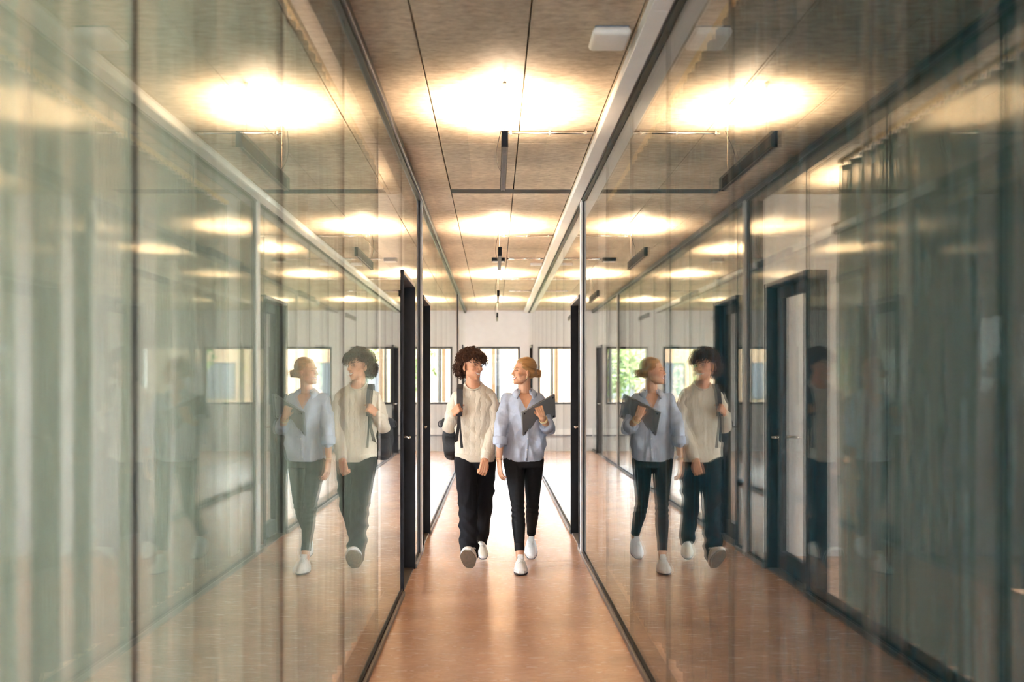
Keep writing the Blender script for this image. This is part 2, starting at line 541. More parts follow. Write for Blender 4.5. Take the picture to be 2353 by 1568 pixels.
# ---- opaque walls: the far end with its window, room cross walls, outer walls
W_Z0, W_Z1 = 1.03, 2.31
def wall_with_holes(name, axis, at, thick, u0, u1, holes, mat, z1=H + 0.1):
    """holes: (ua, ub, za, zb)"""
    mb = MB()
    def bb(ua, ub, za, zb):
        if ub - ua < 1e-4 or zb - za < 1e-4: return
        if axis == 'y': mb.box(ua, ub, at, at + thick, za, zb)
        else: mb.box(at, at + thick, ua, ub, za, zb)
    u = u0
    for ua, ub, za, zb in sorted(holes):
        bb(u, ua, 0, z1)
        bb(ua, ub, 0, za); bb(ua, ub, zb, z1)
        u = ub
    bb(u, u1, 0, z1)
    return tag(mb.build(name, mat), kind='structure')

E_WIN = [(-3.6, -2.2), (-0.36, 0.567), (2.3, 3.7)]  # outer two are added to bring daylight into the side rooms
wall_with_holes('wall_far', 'y', YE, 0.25, -RX, RX, [(a, b, W_Z0, W_Z1) for a, b in E_WIN], M_WHITE)
wall_with_holes('wall_back', 'y', YB - 0.2, 0.2, -RX, RX, [(XL + 0.05, XR - 0.05, 0.05, 2.95)], M_WHITE)  # glazed opening added behind the camera for daylight fill
FILL_WIN_LEFT = [(-2.5, -0.6), (0.6, 2.5), (3.7, 5.6), (6.2, 8.0), (10.2, 12.2), (14.0, 16.0), (18.0, 20.0)]  # unseen windows, added for daylight behind the pale curtain
wall_with_holes('wall_outer_left', 'x', -RX - 0.2, 0.2, YB, YE, [(a, b, 0.35, 2.85) for a, b in FILL_WIN_LEFT], M_WHITE)
FILL_WIN_RIGHT = [(4.4, 6.4), (10.2, 12.2), (18.0, 20.0)]  # unseen windows, added to light the dark curtain from its room
wall_with_holes('wall_outer_right', 'x', RX, 0.2, YB, YE, [(a, b, W_Z0, W_Z1) for a, b in FILL_WIN_RIGHT], M_WHITE)
for nm, xa, xb in (('wall_cross_left', -RX, XL - GAP - 0.03), ('wall_cross_right', XR + GAP + 0.03, RX)):
    tag(MB().box(xa, xb, 8.55, 8.65, 0, H + 0.05).build(nm, M_WHITE), kind='structure')

def window(n, axis, at, thick, u0, u1, z0, z1, depth=0.07, mull=()):
    o = tag(empty('window_%d' % n), kind='structure')
    fw = 0.05
    m0 = at + thick * 0.15
    def bx(nm, mat, ua, ub, za, zb, d0=0.0, d1=depth, b=0.003):
        if axis == 'y': mb = MB().bbox(ua, ub, m0 + d0, m0 + d1, za, zb, b)
        else: mb = MB().bbox(m0 + d0, m0 + d1, ua, ub, za, zb, b)
        return mb.build(nm, mat, o)
    bx('frame_stile', M_FRAME, u0, u0 + fw, z0, z1); bx('frame_stile', M_FRAME, u1 - fw, u1, z0, z1)
    bx('frame_head', M_FRAME, u0 + fw, u1 - fw, z1 - fw, z1); bx('frame_sill', M_FRAME, u0 + fw, u1 - fw, z0, z0 + fw)
    edges = [u0 + fw] + list(mull) + [u1 - fw]
    for m in mull: bx('mullion', M_FRAME, m - 0.02, m + 0.02, z0 + fw, z1 - fw)
    for a, b in zip(edges[:-1], edges[1:]):
        bx('pane', M_WGLASS, a, b, z0 + fw - 0.004, z1 - fw + 0.004, 0.03, 0.036, 0.001)
    return o
wi = 0
for a, b in E_WIN:
    wi += 1; window(wi, 'y', YE, 0.25, a, b, W_Z0, W_Z1)
for a, b, c_, d_ in ((XL + 0.05, XR - 0.05, 0.05, 2.95),):  # added glazing of the back wall, a fill light source
    wi += 1; window(wi, 'y', YB - 0.2, 0.2, a, b, c_, d_, mull=((a + b) / 2,))
for a, b in FILL_WIN_LEFT:
    wi += 1; window(wi, 'x', -RX - 0.2, 0.2, a, b, 0.35, 2.85)
for a, b in FILL_WIN_RIGHT:
    wi += 1; window(wi, 'x', RX, 0.2, a, b, W_Z0, W_Z1)

# white trunking along the corridor ceiling beside the head channel
tr = tag(empty('trim_1', (0.69, 9, H)), kind='structure')
for a, b in zip([YB, 0.2, 4.2, 8.2, 12.2, 16.2], [0.2, 4.2, 8.2, 12.2, 16.2, YE]):
    MB().bbox(0.655, 0.740, a + 0.001, b - 0.001, H - 0.055, H, 0.004).build('trunking_length', M_DUCT, tr, off=(0.69, 9, H))
# low duct along the far wall
dk = tag(empty('baseboard_far', (0, YE, 0)), kind='structure')
MB().bbox(XL - 0.0 + 0.02, XR - 0.02, YE - 0.09, YE, 0.36, 0.50, 0.006).build('duct_cover', M_DUCT, dk, off=(0, YE, 0))
MB().box(XL + 0.02, XR - 0.02, YE - 0.06, YE, 0.33, 0.36).build('duct_grille', M_CHAN, dk, off=(0, YE, 0))

# ------------------------------------------------------------------ pendant lamps
LX = 0.055
def make_lamp():
    o = empty('pendant_lamp', (LX, 5.85, 2.73))
    ln, w, h = 1.2, 0.034, 0.085
    hb = MB()
    t = 0.004
    hb.box(-w / 2, -w / 2 + t, -ln / 2, ln / 2, 0.006, h).box(w / 2 - t, w / 2, -ln / 2, ln / 2, 0.006, h)
    hb.box(-w / 2 + t, w / 2 - t, -ln / 2, ln / 2, h - 0.03, h - 0.024)
    hb.build('housing', M_BLACK, o)
    MB().bbox(-w / 2 - 0.001, w / 2 + 0.001, -ln / 2 - 0.006, -ln / 2, 0.0, h + 0.001, 0.001).build('end_cap', M_BLACK, o)
    MB().bbox(-w / 2 - 0.001, w / 2 + 0.001, ln / 2, ln / 2 + 0.006, 0.0, h + 0.001, 0.001).build('end_cap', M_BLACK, o)
    lv = MB()
    lv.box(-w / 2 + t, -w / 2 + t + 0.002, -ln / 2, ln / 2, 0.0, 0.03).box(w / 2 - t - 0.002, w / 2 - t, -ln / 2, ln / 2, 0.0, 0.03)
    for i in range(30):
        y = -ln / 2 + 0.02 + i * 0.04
        lv.box(-w / 2 + t, w / 2 - t, y - 0.002, y + 0.002, 0.002, 0.03)
    lo = lv.build('louvre', M_LOUVRE, o); lo['kind'] = 'stuff'
    MB().box(-w / 2 + t, w / 2 - t, -ln / 2, ln / 2, 0.031, 0.034).build('diffuser', M_PLASTIC, o)
    for y in (-0.45, 0.45):
        MB().tube([(0, y, h - 0.02), (0, y, H - 2.73)], 0.0014, 6).build('wire', M_STEEL, o)
        MB().tube([(0, y, H - 2.73 - 0.03), (0, y, H - 2.73)], [0.009, 0.012], 10).build('ceiling_fixing', M_STEEL, o)
    c = []
    for i in range(13):
        u = i / 12
        c.append((-0.012 - 0.03 * math.sin(math.pi * u), 0.30 + 0.26 * u, (h - 0.02) + (H - 2.73 - h + 0.02) * (u ** 1.3)))
    MB().tube(c, 0.0025, 6).build('cable', M_BLACK, o, smooth=True)
    ld = bpy.data.lights.new('uplight', 'AREA')
    ld.shape = 'RECTANGLE'; ld.size = w - 2 * t; ld.size_y = 0.55
    ld.energy = LAMP_W; ld.color = LAMP_COL
    ld.spread = R(148)
    lt = bpy.data.objects.new('uplight', ld)
    COL.objects.link(lt); lt.parent = o
    lt.location = (0, 0, h + 0.003); lt.rotation_euler = (math.pi, 0, 0)
    return o
lamp0 = make_lamp()
tag(lamp0, 'black linear pendant lamp hanging nearest above the corridor', 'pendant lamp', 'linear pendant lamps')
LAMPS = [((LX, 10.30, 2.73), 'second black linear pendant down the corridor, seen with a dark cross box behind it'),
         ((LX, 14.75, 2.73), 'third black linear pendant down the corridor, small under the ceiling'),
         ((LX, 19.20, 2.73), 'farthest black linear pendant, against the white end wall'),
         ((LX, 1.40, 2.73), 'black linear pendant above the camera, out of the picture'),
         ((LX, -3.05, 2.73), 'black linear pendant behind the camera at the corridor start'),
         ((-2.7, 1.6, 2.73), 'added, unseen black linear pendant in the curtained room nearest the camera'),  # room lamp out of view, added for brightness
         ((-1.30, 7.70, 2.73), 'black linear pendant in the pale curtained room near its door'),  # unseen; with the next two, makes the glow above the doors
         ((-1.30, 12.0, 2.73), 'black linear pendant in the room behind the second black door'),
         ((1.40, 11.9, 2.73), 'black linear pendant in the room behind the single black door')]
for loc, lab in LAMPS:
    c = copy_tree(lamp0)
    c.location = loc
    c['label'] = lab

# conduits from the trunking to each lamp
def conduit(y, lab, x0=0.075, x1=0.638):
    o = empty('ceiling_conduit', (x0, y, H))
    MB().tube([(0, 0, -0.012), (x1 - x0, 0, -0.012)], 0.010, 10).build('pipe', M_STEEL, o, smooth=True)
    for x in (0.03, (x1 - x0) * 0.5, x1 - x0 - 0.05):
        MB().bbox(x - 0.008, x + 0.008, -0.018, 0.018, -0.024, 0.0, 0.002).build('clip', M_STEEL, o)
    tag(o, lab, 'conduit', 'ceiling conduits')
conduit(6.41, 'thin metal conduit across the concrete ceiling at the nearest pendant')
conduit(10.86, 'thin metal conduit across the ceiling at the second pendant lamp')
conduit(15.31, 'thin metal conduit across the ceiling at the third pendant lamp')
conduit(12.86, 'brownish conduit running from the black ceiling box to the trunking', 0.16)
conduit(17.3, 'far dark conduit across the ceiling before the end wall', 0.25)
jb = empty('junction_box', (0.05, 12.86, H))
MB().bbox(-0.085, 0.085, -0.05, 0.05, -0.045, 0, 0.004).build('box', M_BLACK, jb)
MB().bbox(-0.075, 0.075, -0.04, 0.04, -0.056, -0.045, 0.003).build('cover', M_PLASTIC, jb)
tag(jb, 'small black box with a white cover fixed to the concrete ceiling', 'junction box')
bt = empty('ceiling_batten', (0.57, 13.4, H))
MB().bbox(-0.09, 0.068, -0.025, 0.025, -0.035, 0, 0.004).build('body', M_PLASTIC, bt)
MB().bbox(-0.094, -0.088, -0.027, 0.027, -0.037, 0, 0.002).build('end_cap', M_STEEL, bt)
tag(bt, 'short white batten on the far concrete ceiling beside the trunking', 'batten')
ap = empty('ceiling_sensor_box', (0.535, 4.63, H))
MB().bbox(-0.088, 0.088, -0.12, 0.12, -0.045, -0.006, 0.018).build('cover', M_PLASTIC, ap, smooth=True)
MB().bbox(-0.078, 0.078, -0.11, 0.11, -0.008, 0, 0.002).build('back_plate', M_CHAN, ap)
tag(ap, 'flat white plastic box with rounded corners on the concrete ceiling', 'access point')

# ------------------------------------------------------------------ curtains behind the glass
def curtain(x, y0, y1, mat, seed, label, s):
    r = random.Random(seed)
    o = empty('curtain', (x, (y0 + y1) / 2, 0.02))
    ys_, xs_ = [], []
    y, ph = y0, 0.0
    pts = []
    amp = 0.03
    wl = 0.13
    while y < y1:
        if r.random() < 0.10: wl = r.uniform(0.09, 0.26); amp = r.uniform(0.018, 0.05)
        ph += 0.0125 / wl * 2 * math.pi
        pts.append((amp * math.sin(ph) + 0.010 * math.sin(ph * 2.3 + 1.0), y))
        y += 0.0125
    zs = [0.0, 0.5, 1.0, 1.6, 2.2, 2.7, 2.86, 2.93]
    v, f = [], []
    for j, z in enumerate(zs):
        for i, (dx, yy) in enumerate(pts):
            k = 1.0 if z < 2.4 else 1.0 - 0.45 * (z - 2.4) / 0.53
            dr = 0.012 * math.sin(yy * 3.1 + z * 1.3 + seed)
            v.append((dx * k + dr * (1 - z / 3.0), yy - (y0 + y1) / 2 + 0.006 * math.sin(z * 2 + yy * 9), z))
    n_ = len(pts)
    for j in range(len(zs) - 1):
        for i in range(n_ - 1):
            f.append((j * n_ + i, j * n_ + i + 1, (j + 1) * n_ + i + 1, (j + 1) * n_ + i))
    me = bpy.data.meshes.new('cloth'); me.from_pydata(v, [], f); me.update()
    mesh_obj('cloth', me, mat, o, True)
    tape = MB()
    tv = [(dx * 0.55, yy - (y0 + y1) / 2) for dx, yy in pts]
    rings = [[Vector((a - 0.002, b, 2.90)), Vector((a + 0.002, b, 2.90)), Vector((a + 0.002, b, 2.935)), Vector((a - 0.002, b, 2.935))] for a, b in tv[::2]]
    tape.rings(rings).build('heading_tape', mat, o)
    tag(o, label, 'curtain')
    # rail with gliders
    rl = empty('curtain_rail', (x, (y0 + y1) / 2, 2.985))
    hl = (y1 - y0) / 2
    MB().bbox(-0.012, 0.012, -hl, hl, 0.0, 0.028, 0.003).build('rail', M_RAIL, rl)
    gl = MB()
    k = int(hl * 2 / 0.09)
    for i in range(k):
        yy = -hl + 0.05 + i * 0.09
        gl.box(-0.005, 0.005, yy - 0.006, yy + 0.006, -0.018, 0.0)
    g = gl.build('gliders', M_STEEL, rl); g['kind'] = 'stuff'
    for i in range(int(hl)):
        yy = -hl + 0.4 + i * 2.0
        MB().bbox(-0.010, 0.010, yy - 0.015, yy + 0.015, 0.028, H - 2.985, 0.002).build('bracket', M_STEEL, rl)
    return o, rl
c1, r1 = curtain(XL - GAP - 0.085, -2.6, 6.80, M_CURT_L, 3, 'long pale green-white sheer curtain in loose pleats behind the glass', -1)
tag(r1, 'brass-coloured curtain rail above the pale sheer curtain', 'curtain rail')
c2, r2 = curtain(XR + GAP + 0.085, -2.6, 8.35, M_CURT_R, 11, 'long dark blue-grey curtain in loose pleats behind the glass', 1)
tag(r2, 'brass-coloured curtain rail above the dark blue-grey curtain', 'curtain rail')

# ------------------------------------------------------------------ outdoors beyond the far window
M_LAWN = pmat('sunlit_lawn', (0.13, 0.17, 0.045), 0.9, var=0.25, scale=3)
M_GRAVEL = pmat('pale_gravel', (0.55, 0.52, 0.47), 0.9, var=0.15, scale=6)
M_PEACH = pmat('peach_render', (0.30, 0.19, 0.125), 0.8, var=0.05, scale=2)
M_BGLASS = pmat('far_window_pane', (0.07, 0.07, 0.09), 0.3, var=0.1)
M_LEAF = pmat('leaf_green', (0.09, 0.13, 0.035), 0.7, var=0.3, scale=5)
M_BARK = pmat('bark', (0.16, 0.11, 0.07), 0.9, var=0.3, scale=9)
tag(MB().box(-60, 60, YE + 0.26, 90, -0.5, -0.3).build('lawn', M_LAWN), kind='structure')
tag(MB().box(-60, -RX - 0.21, -20, YE + 0.2, -0.5, -0.3).build('ground_side', M_GRAVEL), kind='structure')  # unseen ground, made pale so bounced daylight carries no green
posts = ['wooden post outside the far end window, in the middle of the view', 'wooden post outdoors, one bay towards the pale curtain side',
         'wooden post outdoors, one bay towards the dark curtain side', 'wooden post outdoors, two bays towards the pale curtain side',
         'wooden post outdoors, two bays towards the dark curtain side']
for x, lab in zip((-0.02, -1.75, 1.71, -3.5, 3.45), posts):
    pw = empty('timber_post', (x, 25.0, -0.3))
    MB().bbox(-0.045, 0.045, -0.06, 0.06, 0.06, 3.6, 0.004).build('shaft', M_WOOD, pw)
    MB().bbox(-0.05, 0.05, -0.065, 0.065, 0.0, 0.06, 0.004).build('foot', M_GREYP, pw)
    tag(pw, lab, 'post', 'timber posts outdoors')
dp_ = empty('downpipe', (0.09, 25.05, -0.3))
MB().tube([(0, 0, 0), (0, 0, 3.6)], 0.045, 12).build('pipe', M_GREYP, dp_, smooth=True)
for z in (0.8, 2.4): MB().tube([(0, 0, z - 0.02), (0, 0, z + 0.02)], 0.052, 12).build('bracket', M_GREYP, dp_)
tag(dp_, 'grey downpipe outdoors right beside the middle wooden post', 'downpipe')
bl = empty('house', (-2, 52, -0.3))
MB().box(-16, 16, 0, 8, 0, 6.5).build('wall', M_PEACH, bl)
MB().box(-16.5, 16.5, -0.6, 8.5, 6.5, 6.9).build('roof', M_GREYP, bl)
for i in range(8):
    wx = -14 + i * 3.8
    wo = MB().box(wx, wx + 1.5, -0.06, 0.05, 1.0, 2.9).build('window', M_FRAME, bl)
    MB().box(wx + 0.08, wx + 0.70, -0.07, -0.055, 1.08, 2.82).build('pane', M_BGLASS, wo)
    MB().box(wx + 0.80, wx + 1.42, -0.07, -0.055, 1.08, 2.82).build('pane', M_BGLASS, wo)
tag(bl, 'peach rendered building with grey windows beyond the lawn', 'building')
def tree(x, y, h, seed, label):
    r = random.Random(seed)
    t = empty('tree', (x, y, -0.3))
    MB().tube([(0, 0, 0), (0.05, 0, h * 0.3), (0, 0.05, h * 0.7)], [0.14, 0.11, 0.05], 8).build('trunk', M_BARK, t, smooth=True)
    mb = MB()
    for i in range(900):
        a, b = r.uniform(0, 2 * math.pi), math.acos(r.uniform(-1, 1))
        q = r.random() ** 0.4
        c = Vector((math.cos(a) * math.sin(b) * q * h * 0.33, math.sin(a) * math.sin(b) * q * h * 0.33, h * 0.62 + math.cos(b) * q * h * 0.36))
        d = Vector((r.gauss(0, 1), r.gauss(0, 1), r.gauss(0, 1))).normalized(); e = d.orthogonal().normalized(); s_ = r.uniform(0.10, 0.2)
        mb.add([c - d * s_, c + e * s_ * 0.5, c + d * s_, c - e * s_ * 0.5], [(0, 1, 2, 3)])
    f_ = mesh_obj('foliage', mb.mesh('foliage'), M_LEAF, t); f_['kind'] = 'stuff'
    tag(t, label, 'tree', 'trees outdoors')
tree(-3.4, 40, 5.0, 1, 'leafy tree on the lawn, toward the pale curtain side')
tree(2.6, 44, 4.2, 2, 'smaller leafy tree in front of the peach building')
tree(-9, 36, 5.5, 5, 'wide leafy tree standing apart at the edge of the lawn')

# ------------------------------------------------------------------ people
def skin_mat(name):
    m, nt, N, L, P_ = node_mat(name)
    at = N.new('ShaderNodeAttribute'); at.attribute_name = 'tint'
    tc = N.new('ShaderNodeTexCoord')
    nz = N.new('ShaderNodeTexNoise'); nz.inputs['Scale'].default_value = 30; nz.inputs['Detail'].default_value = 3
    L.new(tc.outputs['Object'], nz.inputs['Vector'])
    t = ramp(N, L, nz.outputs[0], [(0.3, (0.93, 0.92, 0.92)), (0.7, (1.05, 1.03, 1.03))])
    mx = N.new('ShaderNodeMix'); mx.data_type = 'RGBA'; mx.blend_type = 'MULTIPLY'; mx.inputs[0].default_value = 1
    L.new(at.outputs['Color'], mx.inputs[6]); L.new(t, mx.inputs[7])
    L.new(mx.outputs[2], P_.inputs['Base Color'])
    P_.inputs['Roughness'].default_value = 0.5
    P_.inputs['Subsurface Weight'].default_value = 0.12
    P_.inputs['Subsurface Radius'].default_value = (0.012, 0.005, 0.003)
    P_.inputs['Subsurface Scale'].default_value = 1.0
    return m
def knit_mat():
    m, nt, N, L, P_ = node_mat('cream_cable_knit')
    tc = N.new('ShaderNodeTexCoord')
    sp = N.new('ShaderNodeSeparateXYZ'); L.new(tc.outputs['Object'], sp.inputs[0])
    w = mathn(N, L, 'SINE', mathn(N, L, 'MULTIPLY', sp.outputs['Z'], 85.0))
    x = mathn(N, L, 'ADD', sp.outputs['X'], mathn(N, L, 'MULTIPLY', w, 0.0045))
    h = mathn(N, L, 'SINE', mathn(N, L, 'MULTIPLY', x, 72.0))
    h = mathn(N, L, 'POWER', mathn(N, L, 'ABSOLUTE', h), 0.35)
    fine = N.new('ShaderNodeTexNoise'); fine.inputs['Scale'].default_value = 160; fine.inputs['Detail'].default_value = 2
    L.new(tc.outputs['Object'], fine.inputs['Vector'])
    hh = mathn(N, L, 'ADD', h, mathn(N, L, 'MULTIPLY', fine.outputs[0], 0.2))
    b = N.new('ShaderNodeBump'); b.inputs['Strength'].default_value = 0.45; b.inputs['Distance'].default_value = 0.008
    L.new(hh, b.inputs['Height']); L.new(b.outputs[0], P_.inputs['Normal'])
    c = ramp(N, L, fine.outputs[0], [(0.3, (0.55, 0.485, 0.385)), (0.7, (0.62, 0.555, 0.45))])
    L.new(c, P_.inputs['Base Color'])
    P_.inputs['Roughness'].default_value = 0.9
    P_.inputs['Sheen Weight'].default_value = 0.2
    return m
M_SKIN = skin_mat('skin')
M_KNIT = knit_mat()
M_RIB = pmat('cream_rib_knit', (0.59, 0.525, 0.42), 0.9, var=0.05, scale=120, bump=0.3, bscale=200, sheen=0.2)
M_LINEN = pmat('pale_blue_linen', (0.41, 0.455, 0.56), 0.85, var=0.05, scale=90, bump=0.10, bscale=160, stretch=(1, 1, 0.35))
M_TROUS = pmat('black_cotton', (0.0045, 0.0045, 0.007), 0.85, var=0.2, scale=40, spec=0.2)
M_JEANS = pmat('black_denim', (0.004, 0.004, 0.006), 0.8, var=0.25, scale=60, spec=0.25)
M_SHOE = pmat('white_leather', (0.80, 0.79, 0.78), 0.45, var=0.03, scale=30)
M_SHOE2 = pmat('cream_leather', (0.74, 0.70, 0.60), 0.5, var=0.04, scale=30)
M_SOLE = pmat('worn_grey_sole', (0.20, 0.165, 0.12), 0.8, var=0.3, scale=60, bump=0.4, bscale=150)
M_SOLEW = pmat('white_rubber', (0.72, 0.71, 0.69), 0.6, var=0.05)
M_SOLED = pmat('dark_outsole', (0.05, 0.05, 0.06), 0.7)
M_HAIRM = pmat('dark_brown_curls', (0.055, 0.019, 0.008), 0.6, var=0.6, scale=25, spec=0.3)
M_HAIRW = pmat('blond_hair', (0.34, 0.175, 0.062), 0.42, var=0.22, scale=22, bump=0.35, bscale=60, stretch=(0.35, 0.35, 3.0))
M_EYE = pmat('eye_white', (0.75, 0.72, 0.70), 0.2, var=0.02)
M_IRIS = pmat('dark_iris', (0.03, 0.02, 0.015), 0.15)
M_TEETH = pmat('teeth', (0.85, 0.82, 0.76), 0.25, var=0.02)
M_LIP = pmat('lips', (0.50, 0.19, 0.14), 0.45, var=0.05)
M_BROWM = pmat('dark_brow', (0.035, 0.016, 0.010), 0.7)
M_BROWW = pmat('fair_brow', (0.30, 0.16, 0.075), 0.7)
M_PACK = pmat('black_backpack_nylon', (0.006, 0.006, 0.008), 0.7, var=0.2, scale=50, bump=0.2, bscale=120)
M_STRAP = pmat('dark_grey_strap', (0.030, 0.031, 0.036), 0.75, var=0.2, scale=80)
M_LAPTOP = pmat('space_grey_aluminium', (0.22, 0.225, 0.225), 0.5, metal=0.1, var=0.03, scale=5)
M_RUBBER = pmat('black_rubber', (0.008, 0.008, 0.009), 0.7)
M_GOLD = pmat('gold', (0.75, 0.52, 0.25), 0.3, metal=1.0)

HEAD_S = 0.93
def head_matrix(c, yaw, pitch=0.0, roll=0.0, s=HEAD_S):
    """local head: face looks along -y, z up"""
    return Matrix.Translation(c) @ Euler((0, 0, yaw)).to_matrix().to_4x4() @ Euler((pitch, roll, 0)).to_matrix().to_4x4() @ Matrix.Scale(s, 4)

def head_shapes(mb, HM, female=False):
    def e(c, r, rot=None):
        M = HM.to_3x3()
        if rot: M = M @ Euler(rot).to_matrix()
        mb.ell(HM @ Vector(c), r, M, 24, 16)
    k = 0.94 if female else 1.0
    e((0, 0.020, 0.036), (0.076 * k, 0.097, 0.088))
    e((0, -0.020, 0.000), (0.066 * k, 0.072, 0.078))
    e((0, -0.026, -0.045), (0.058 * k, 0.064, 0.056))
    e((0, -0.042, -0.080), ((0.042 if female else 0.047) * k, 0.052, 0.038))
    e((0, -0.074, -0.103), (0.021 * k, 0.019, 0.017))
    for s in (-1, 1):
        e((s * 0.036 * k, -0.046, -0.024), (0.029, 0.036, 0.030))
        e((s * 0.034 * k, -0.020, -0.062), (0.025, 0.046, 0.036), (0.35, 0, 0))
        # ear: rim and lobe
        e((s * 0.077 * k, 0.014, -0.020), (0.008, 0.020, 0.032), (0.25, 0, s * 0.35))
        e((s * 0.074 * k, 0.006, -0.047), (0.007, 0.009, 0.012))
    e((0, -0.074, 0.026), (0.046 * k, 0.016, 0.012))
    # nose
    a, b = HM @ Vector((0, -0.084, 0.014)), HM @ Vector((0, -0.109 if female else -0.107, -0.029))
    mb.caps(a, b, 0.0075 * HEAD_S, (0.0088 if female else 0.0108) * HEAD_S)
    for s in (-1, 1): e((s * 0.011 * k, -0.093, -0.035), (0.0080, 0.010, 0.0075))
    # muzzle
    e((0, -0.075, -0.064), (0.030 * k, 0.020, 0.022))

def smooth_near(me, c, r, it):
    o = bpy.data.objects.new('tmp', me); COL.objects.link(o)
    co = get_co(me)
    idx = np.nonzero(((co - np.array(c)) ** 2).sum(1) < r * r)[0]
    g = o.vertex_groups.new(name='g'); g.add([int(i) for i in idx], 1.0, 'REPLACE')
    s = o.modifiers.new('s', 'SMOOTH'); s.factor = 0.5; s.iterations = it; s.vertex_group = 'g'
    dg = bpy.context.evaluated_depsgraph_get()
    out = bpy.data.meshes.new_from_object(o.evaluated_get(dg), depsgraph=dg)
    bpy.data.objects.remove(o)
    return out

def sculpt(me, HM, strokes):
    """push the surface along vectors given in head space within soft radii"""
    co = get_co(me)
    for c, r, d in strokes:
        cw = np.array(HM @ Vector(c)); dw = np.array(HM.to_3x3() @ Vector(d))
        q = ((co - cw) ** 2).sum(1) / (r * HEAD_S) ** 2
        w = np.exp(-q * 1.5)
        w[q > 4] = 0
        co = co + w[:, None] * dw
    set_co(me, co)

FACE_STROKES = []
for s in (-1, 1):
    FACE_STROKES += [((s * 0.031, -0.088, 0.002), 0.017, (0, 0.011, 0)),
                     ((s * 0.046, -0.070, -0.022), 0.018, (s * 0.003, -0.004, 0.002)),
                     ((s * 0.052, -0.040, -0.050), 0.022, (-s * 0.003, 0.003, 0)),
                     ((s * 0.068, -0.030, 0.020), 0.026, (-s * 0.003, 0, 0))]
FACE_STROKES += [((0, -0.095, -0.086), 0.013, (0, 0.005, 0)), ((0, -0.09, 0.012), 0.010, (0, 0.004, 0))]

def tint(me, base, spots):
    """skin colour with blush and darker spots: (centre, radius, colour, amount)"""
    co = get_co(me)
    colr = np.ones((len(co), 4), dtype=np.float32)
    colr[:, :3] = base
    for c, r, k, amt in spots:
        q = ((co - np.array(c)) ** 2).sum(1) / r ** 2
        w = (np.exp(-q * 1.2) * amt)[:, None]
        colr[:, :3] = colr[:, :3] * (1 - w) + np.array(k) * w
    a = me.color_attributes.new('tint', 'FLOAT_COLOR', 'POINT')
    a.data.foreach_set('color', colr.ravel())

def face_parts(root, off, body_me, HM, brow_mat, female=False):
    bvh = BVHTree.FromPolygons([v.co.copy() for v in body_me.vertices], [tuple(p.vertices) for p in body_me.polygons])
    inv3 = HM.to_3x3()
    d = (inv3 @ Vector((0, 1, 0))).normalized()
    def surf(x, z, out=0.0):
        o = HM @ Vector((x, -0.30, z))
        hit = bvh.ray_cast(o, d, 0.5)
        p = hit[0] if hit[0] is not None else HM @ Vector((x, -0.09, z))
        return p - d * out
    k = 0.94 if female else 1.0
    for s in (-1, 1):
        c = HM @ Vector((s * 0.031 * k, 0, 0.002))
        p = surf(s * 0.031 * k, 0.002)
        e = empty_child = None
        mb = MB(); M = inv3
        mb.ell(p + d * 0.0085, (0.0118, 0.0118, 0.0100), M, 16, 10)
        eye = mb.build('eye', M_EYE, root, True, off)
        look = p - d * 0.0012
        MB().ell(look + d * 0.0005, (0.0056, 0.0022, 0.0056), M, 14, 8).build('iris', M_IRIS, eye, True, off)
        # lids: smiling, narrow
        up, lo = [], []
        for i in range(9):
            u = (i / 8 - 0.5) * 0.030
            arch = 0.0048 * (1 - (u / 0.015) ** 2)
            up.append(surf(s * 0.031 * k + u, 0.0015 + arch, 0.0016)); lo.append(surf(s * 0.031 * k + u, -0.0010 - arch * 0.75, 0.0012))
        MB().tube(up, [0.0012] + [0.0030] * 7 + [0.0014], 8).build('eyelid', brow_mat, root, True, off)
        MB().tube(lo, [0.0010] + [0.0026] * 7 + [0.0010], 8).build('eyelid', M_LIP if female else M_LIPD, root, True, off)
        br = []
        for i in range(9):
            u = i / 8
            x = s * k * (0.012 + 0.038 * u)
            z = 0.0200 + 0.0065 * math.sin(u * 2.3) - 0.003 * u
            br.append(surf(x, z, 0.0008))
        MB().tube(br, [0.0030, 0.0038, 0.0040, 0.0040, 0.0038, 0.0034, 0.003, 0.0024, 0.0014], 8, flat=(1.0, 0.7)).build('eyebrow', brow_mat, root, True, off)
    # mouth: open smile
    W = 0.030 * k
    upl, lol, tt, tb = [], [], [], []
    for i in range(13):
        u = i / 12 * 2 - 1
        x = W * u
        zc = -0.0675 + 0.0095 * u * u           # corners turn up
        op = 0.0098 * (1 - abs(u) ** 2.4)
        upl.append(surf(x, zc + op * 0.55 + 0.0018, 0.0012)); lol.append(surf(x, zc - op * 1.0 - 0.0018, 0.0012))
        tt.append(surf(x * 0.94, zc + op * 0.6, 0.0022)); tb.append(surf(x * 0.94, zc - op * 0.85, 0.0018))
    rad = [0.0014] + [0.0026] * 11 + [0.0014]
    lp = MB().tube(upl, rad, 8)
    lp.build('upper_lip', M_LIP, root, True, off)
    MB().tube(lol, [r * 1.25 for r in rad], 8).build('lower_lip', M_LIP, root, True, off)
    th = MB()
    th.rings([[a, b, b + d * 0.006, a + d * 0.006] for a, b in zip(tt, tb)])
    th.build('teeth', M_TEETH, root, False, off)
    return surf, d
M_LIPD = pmat('lower_lid_skin', (0.40, 0.19, 0.12), 0.5)

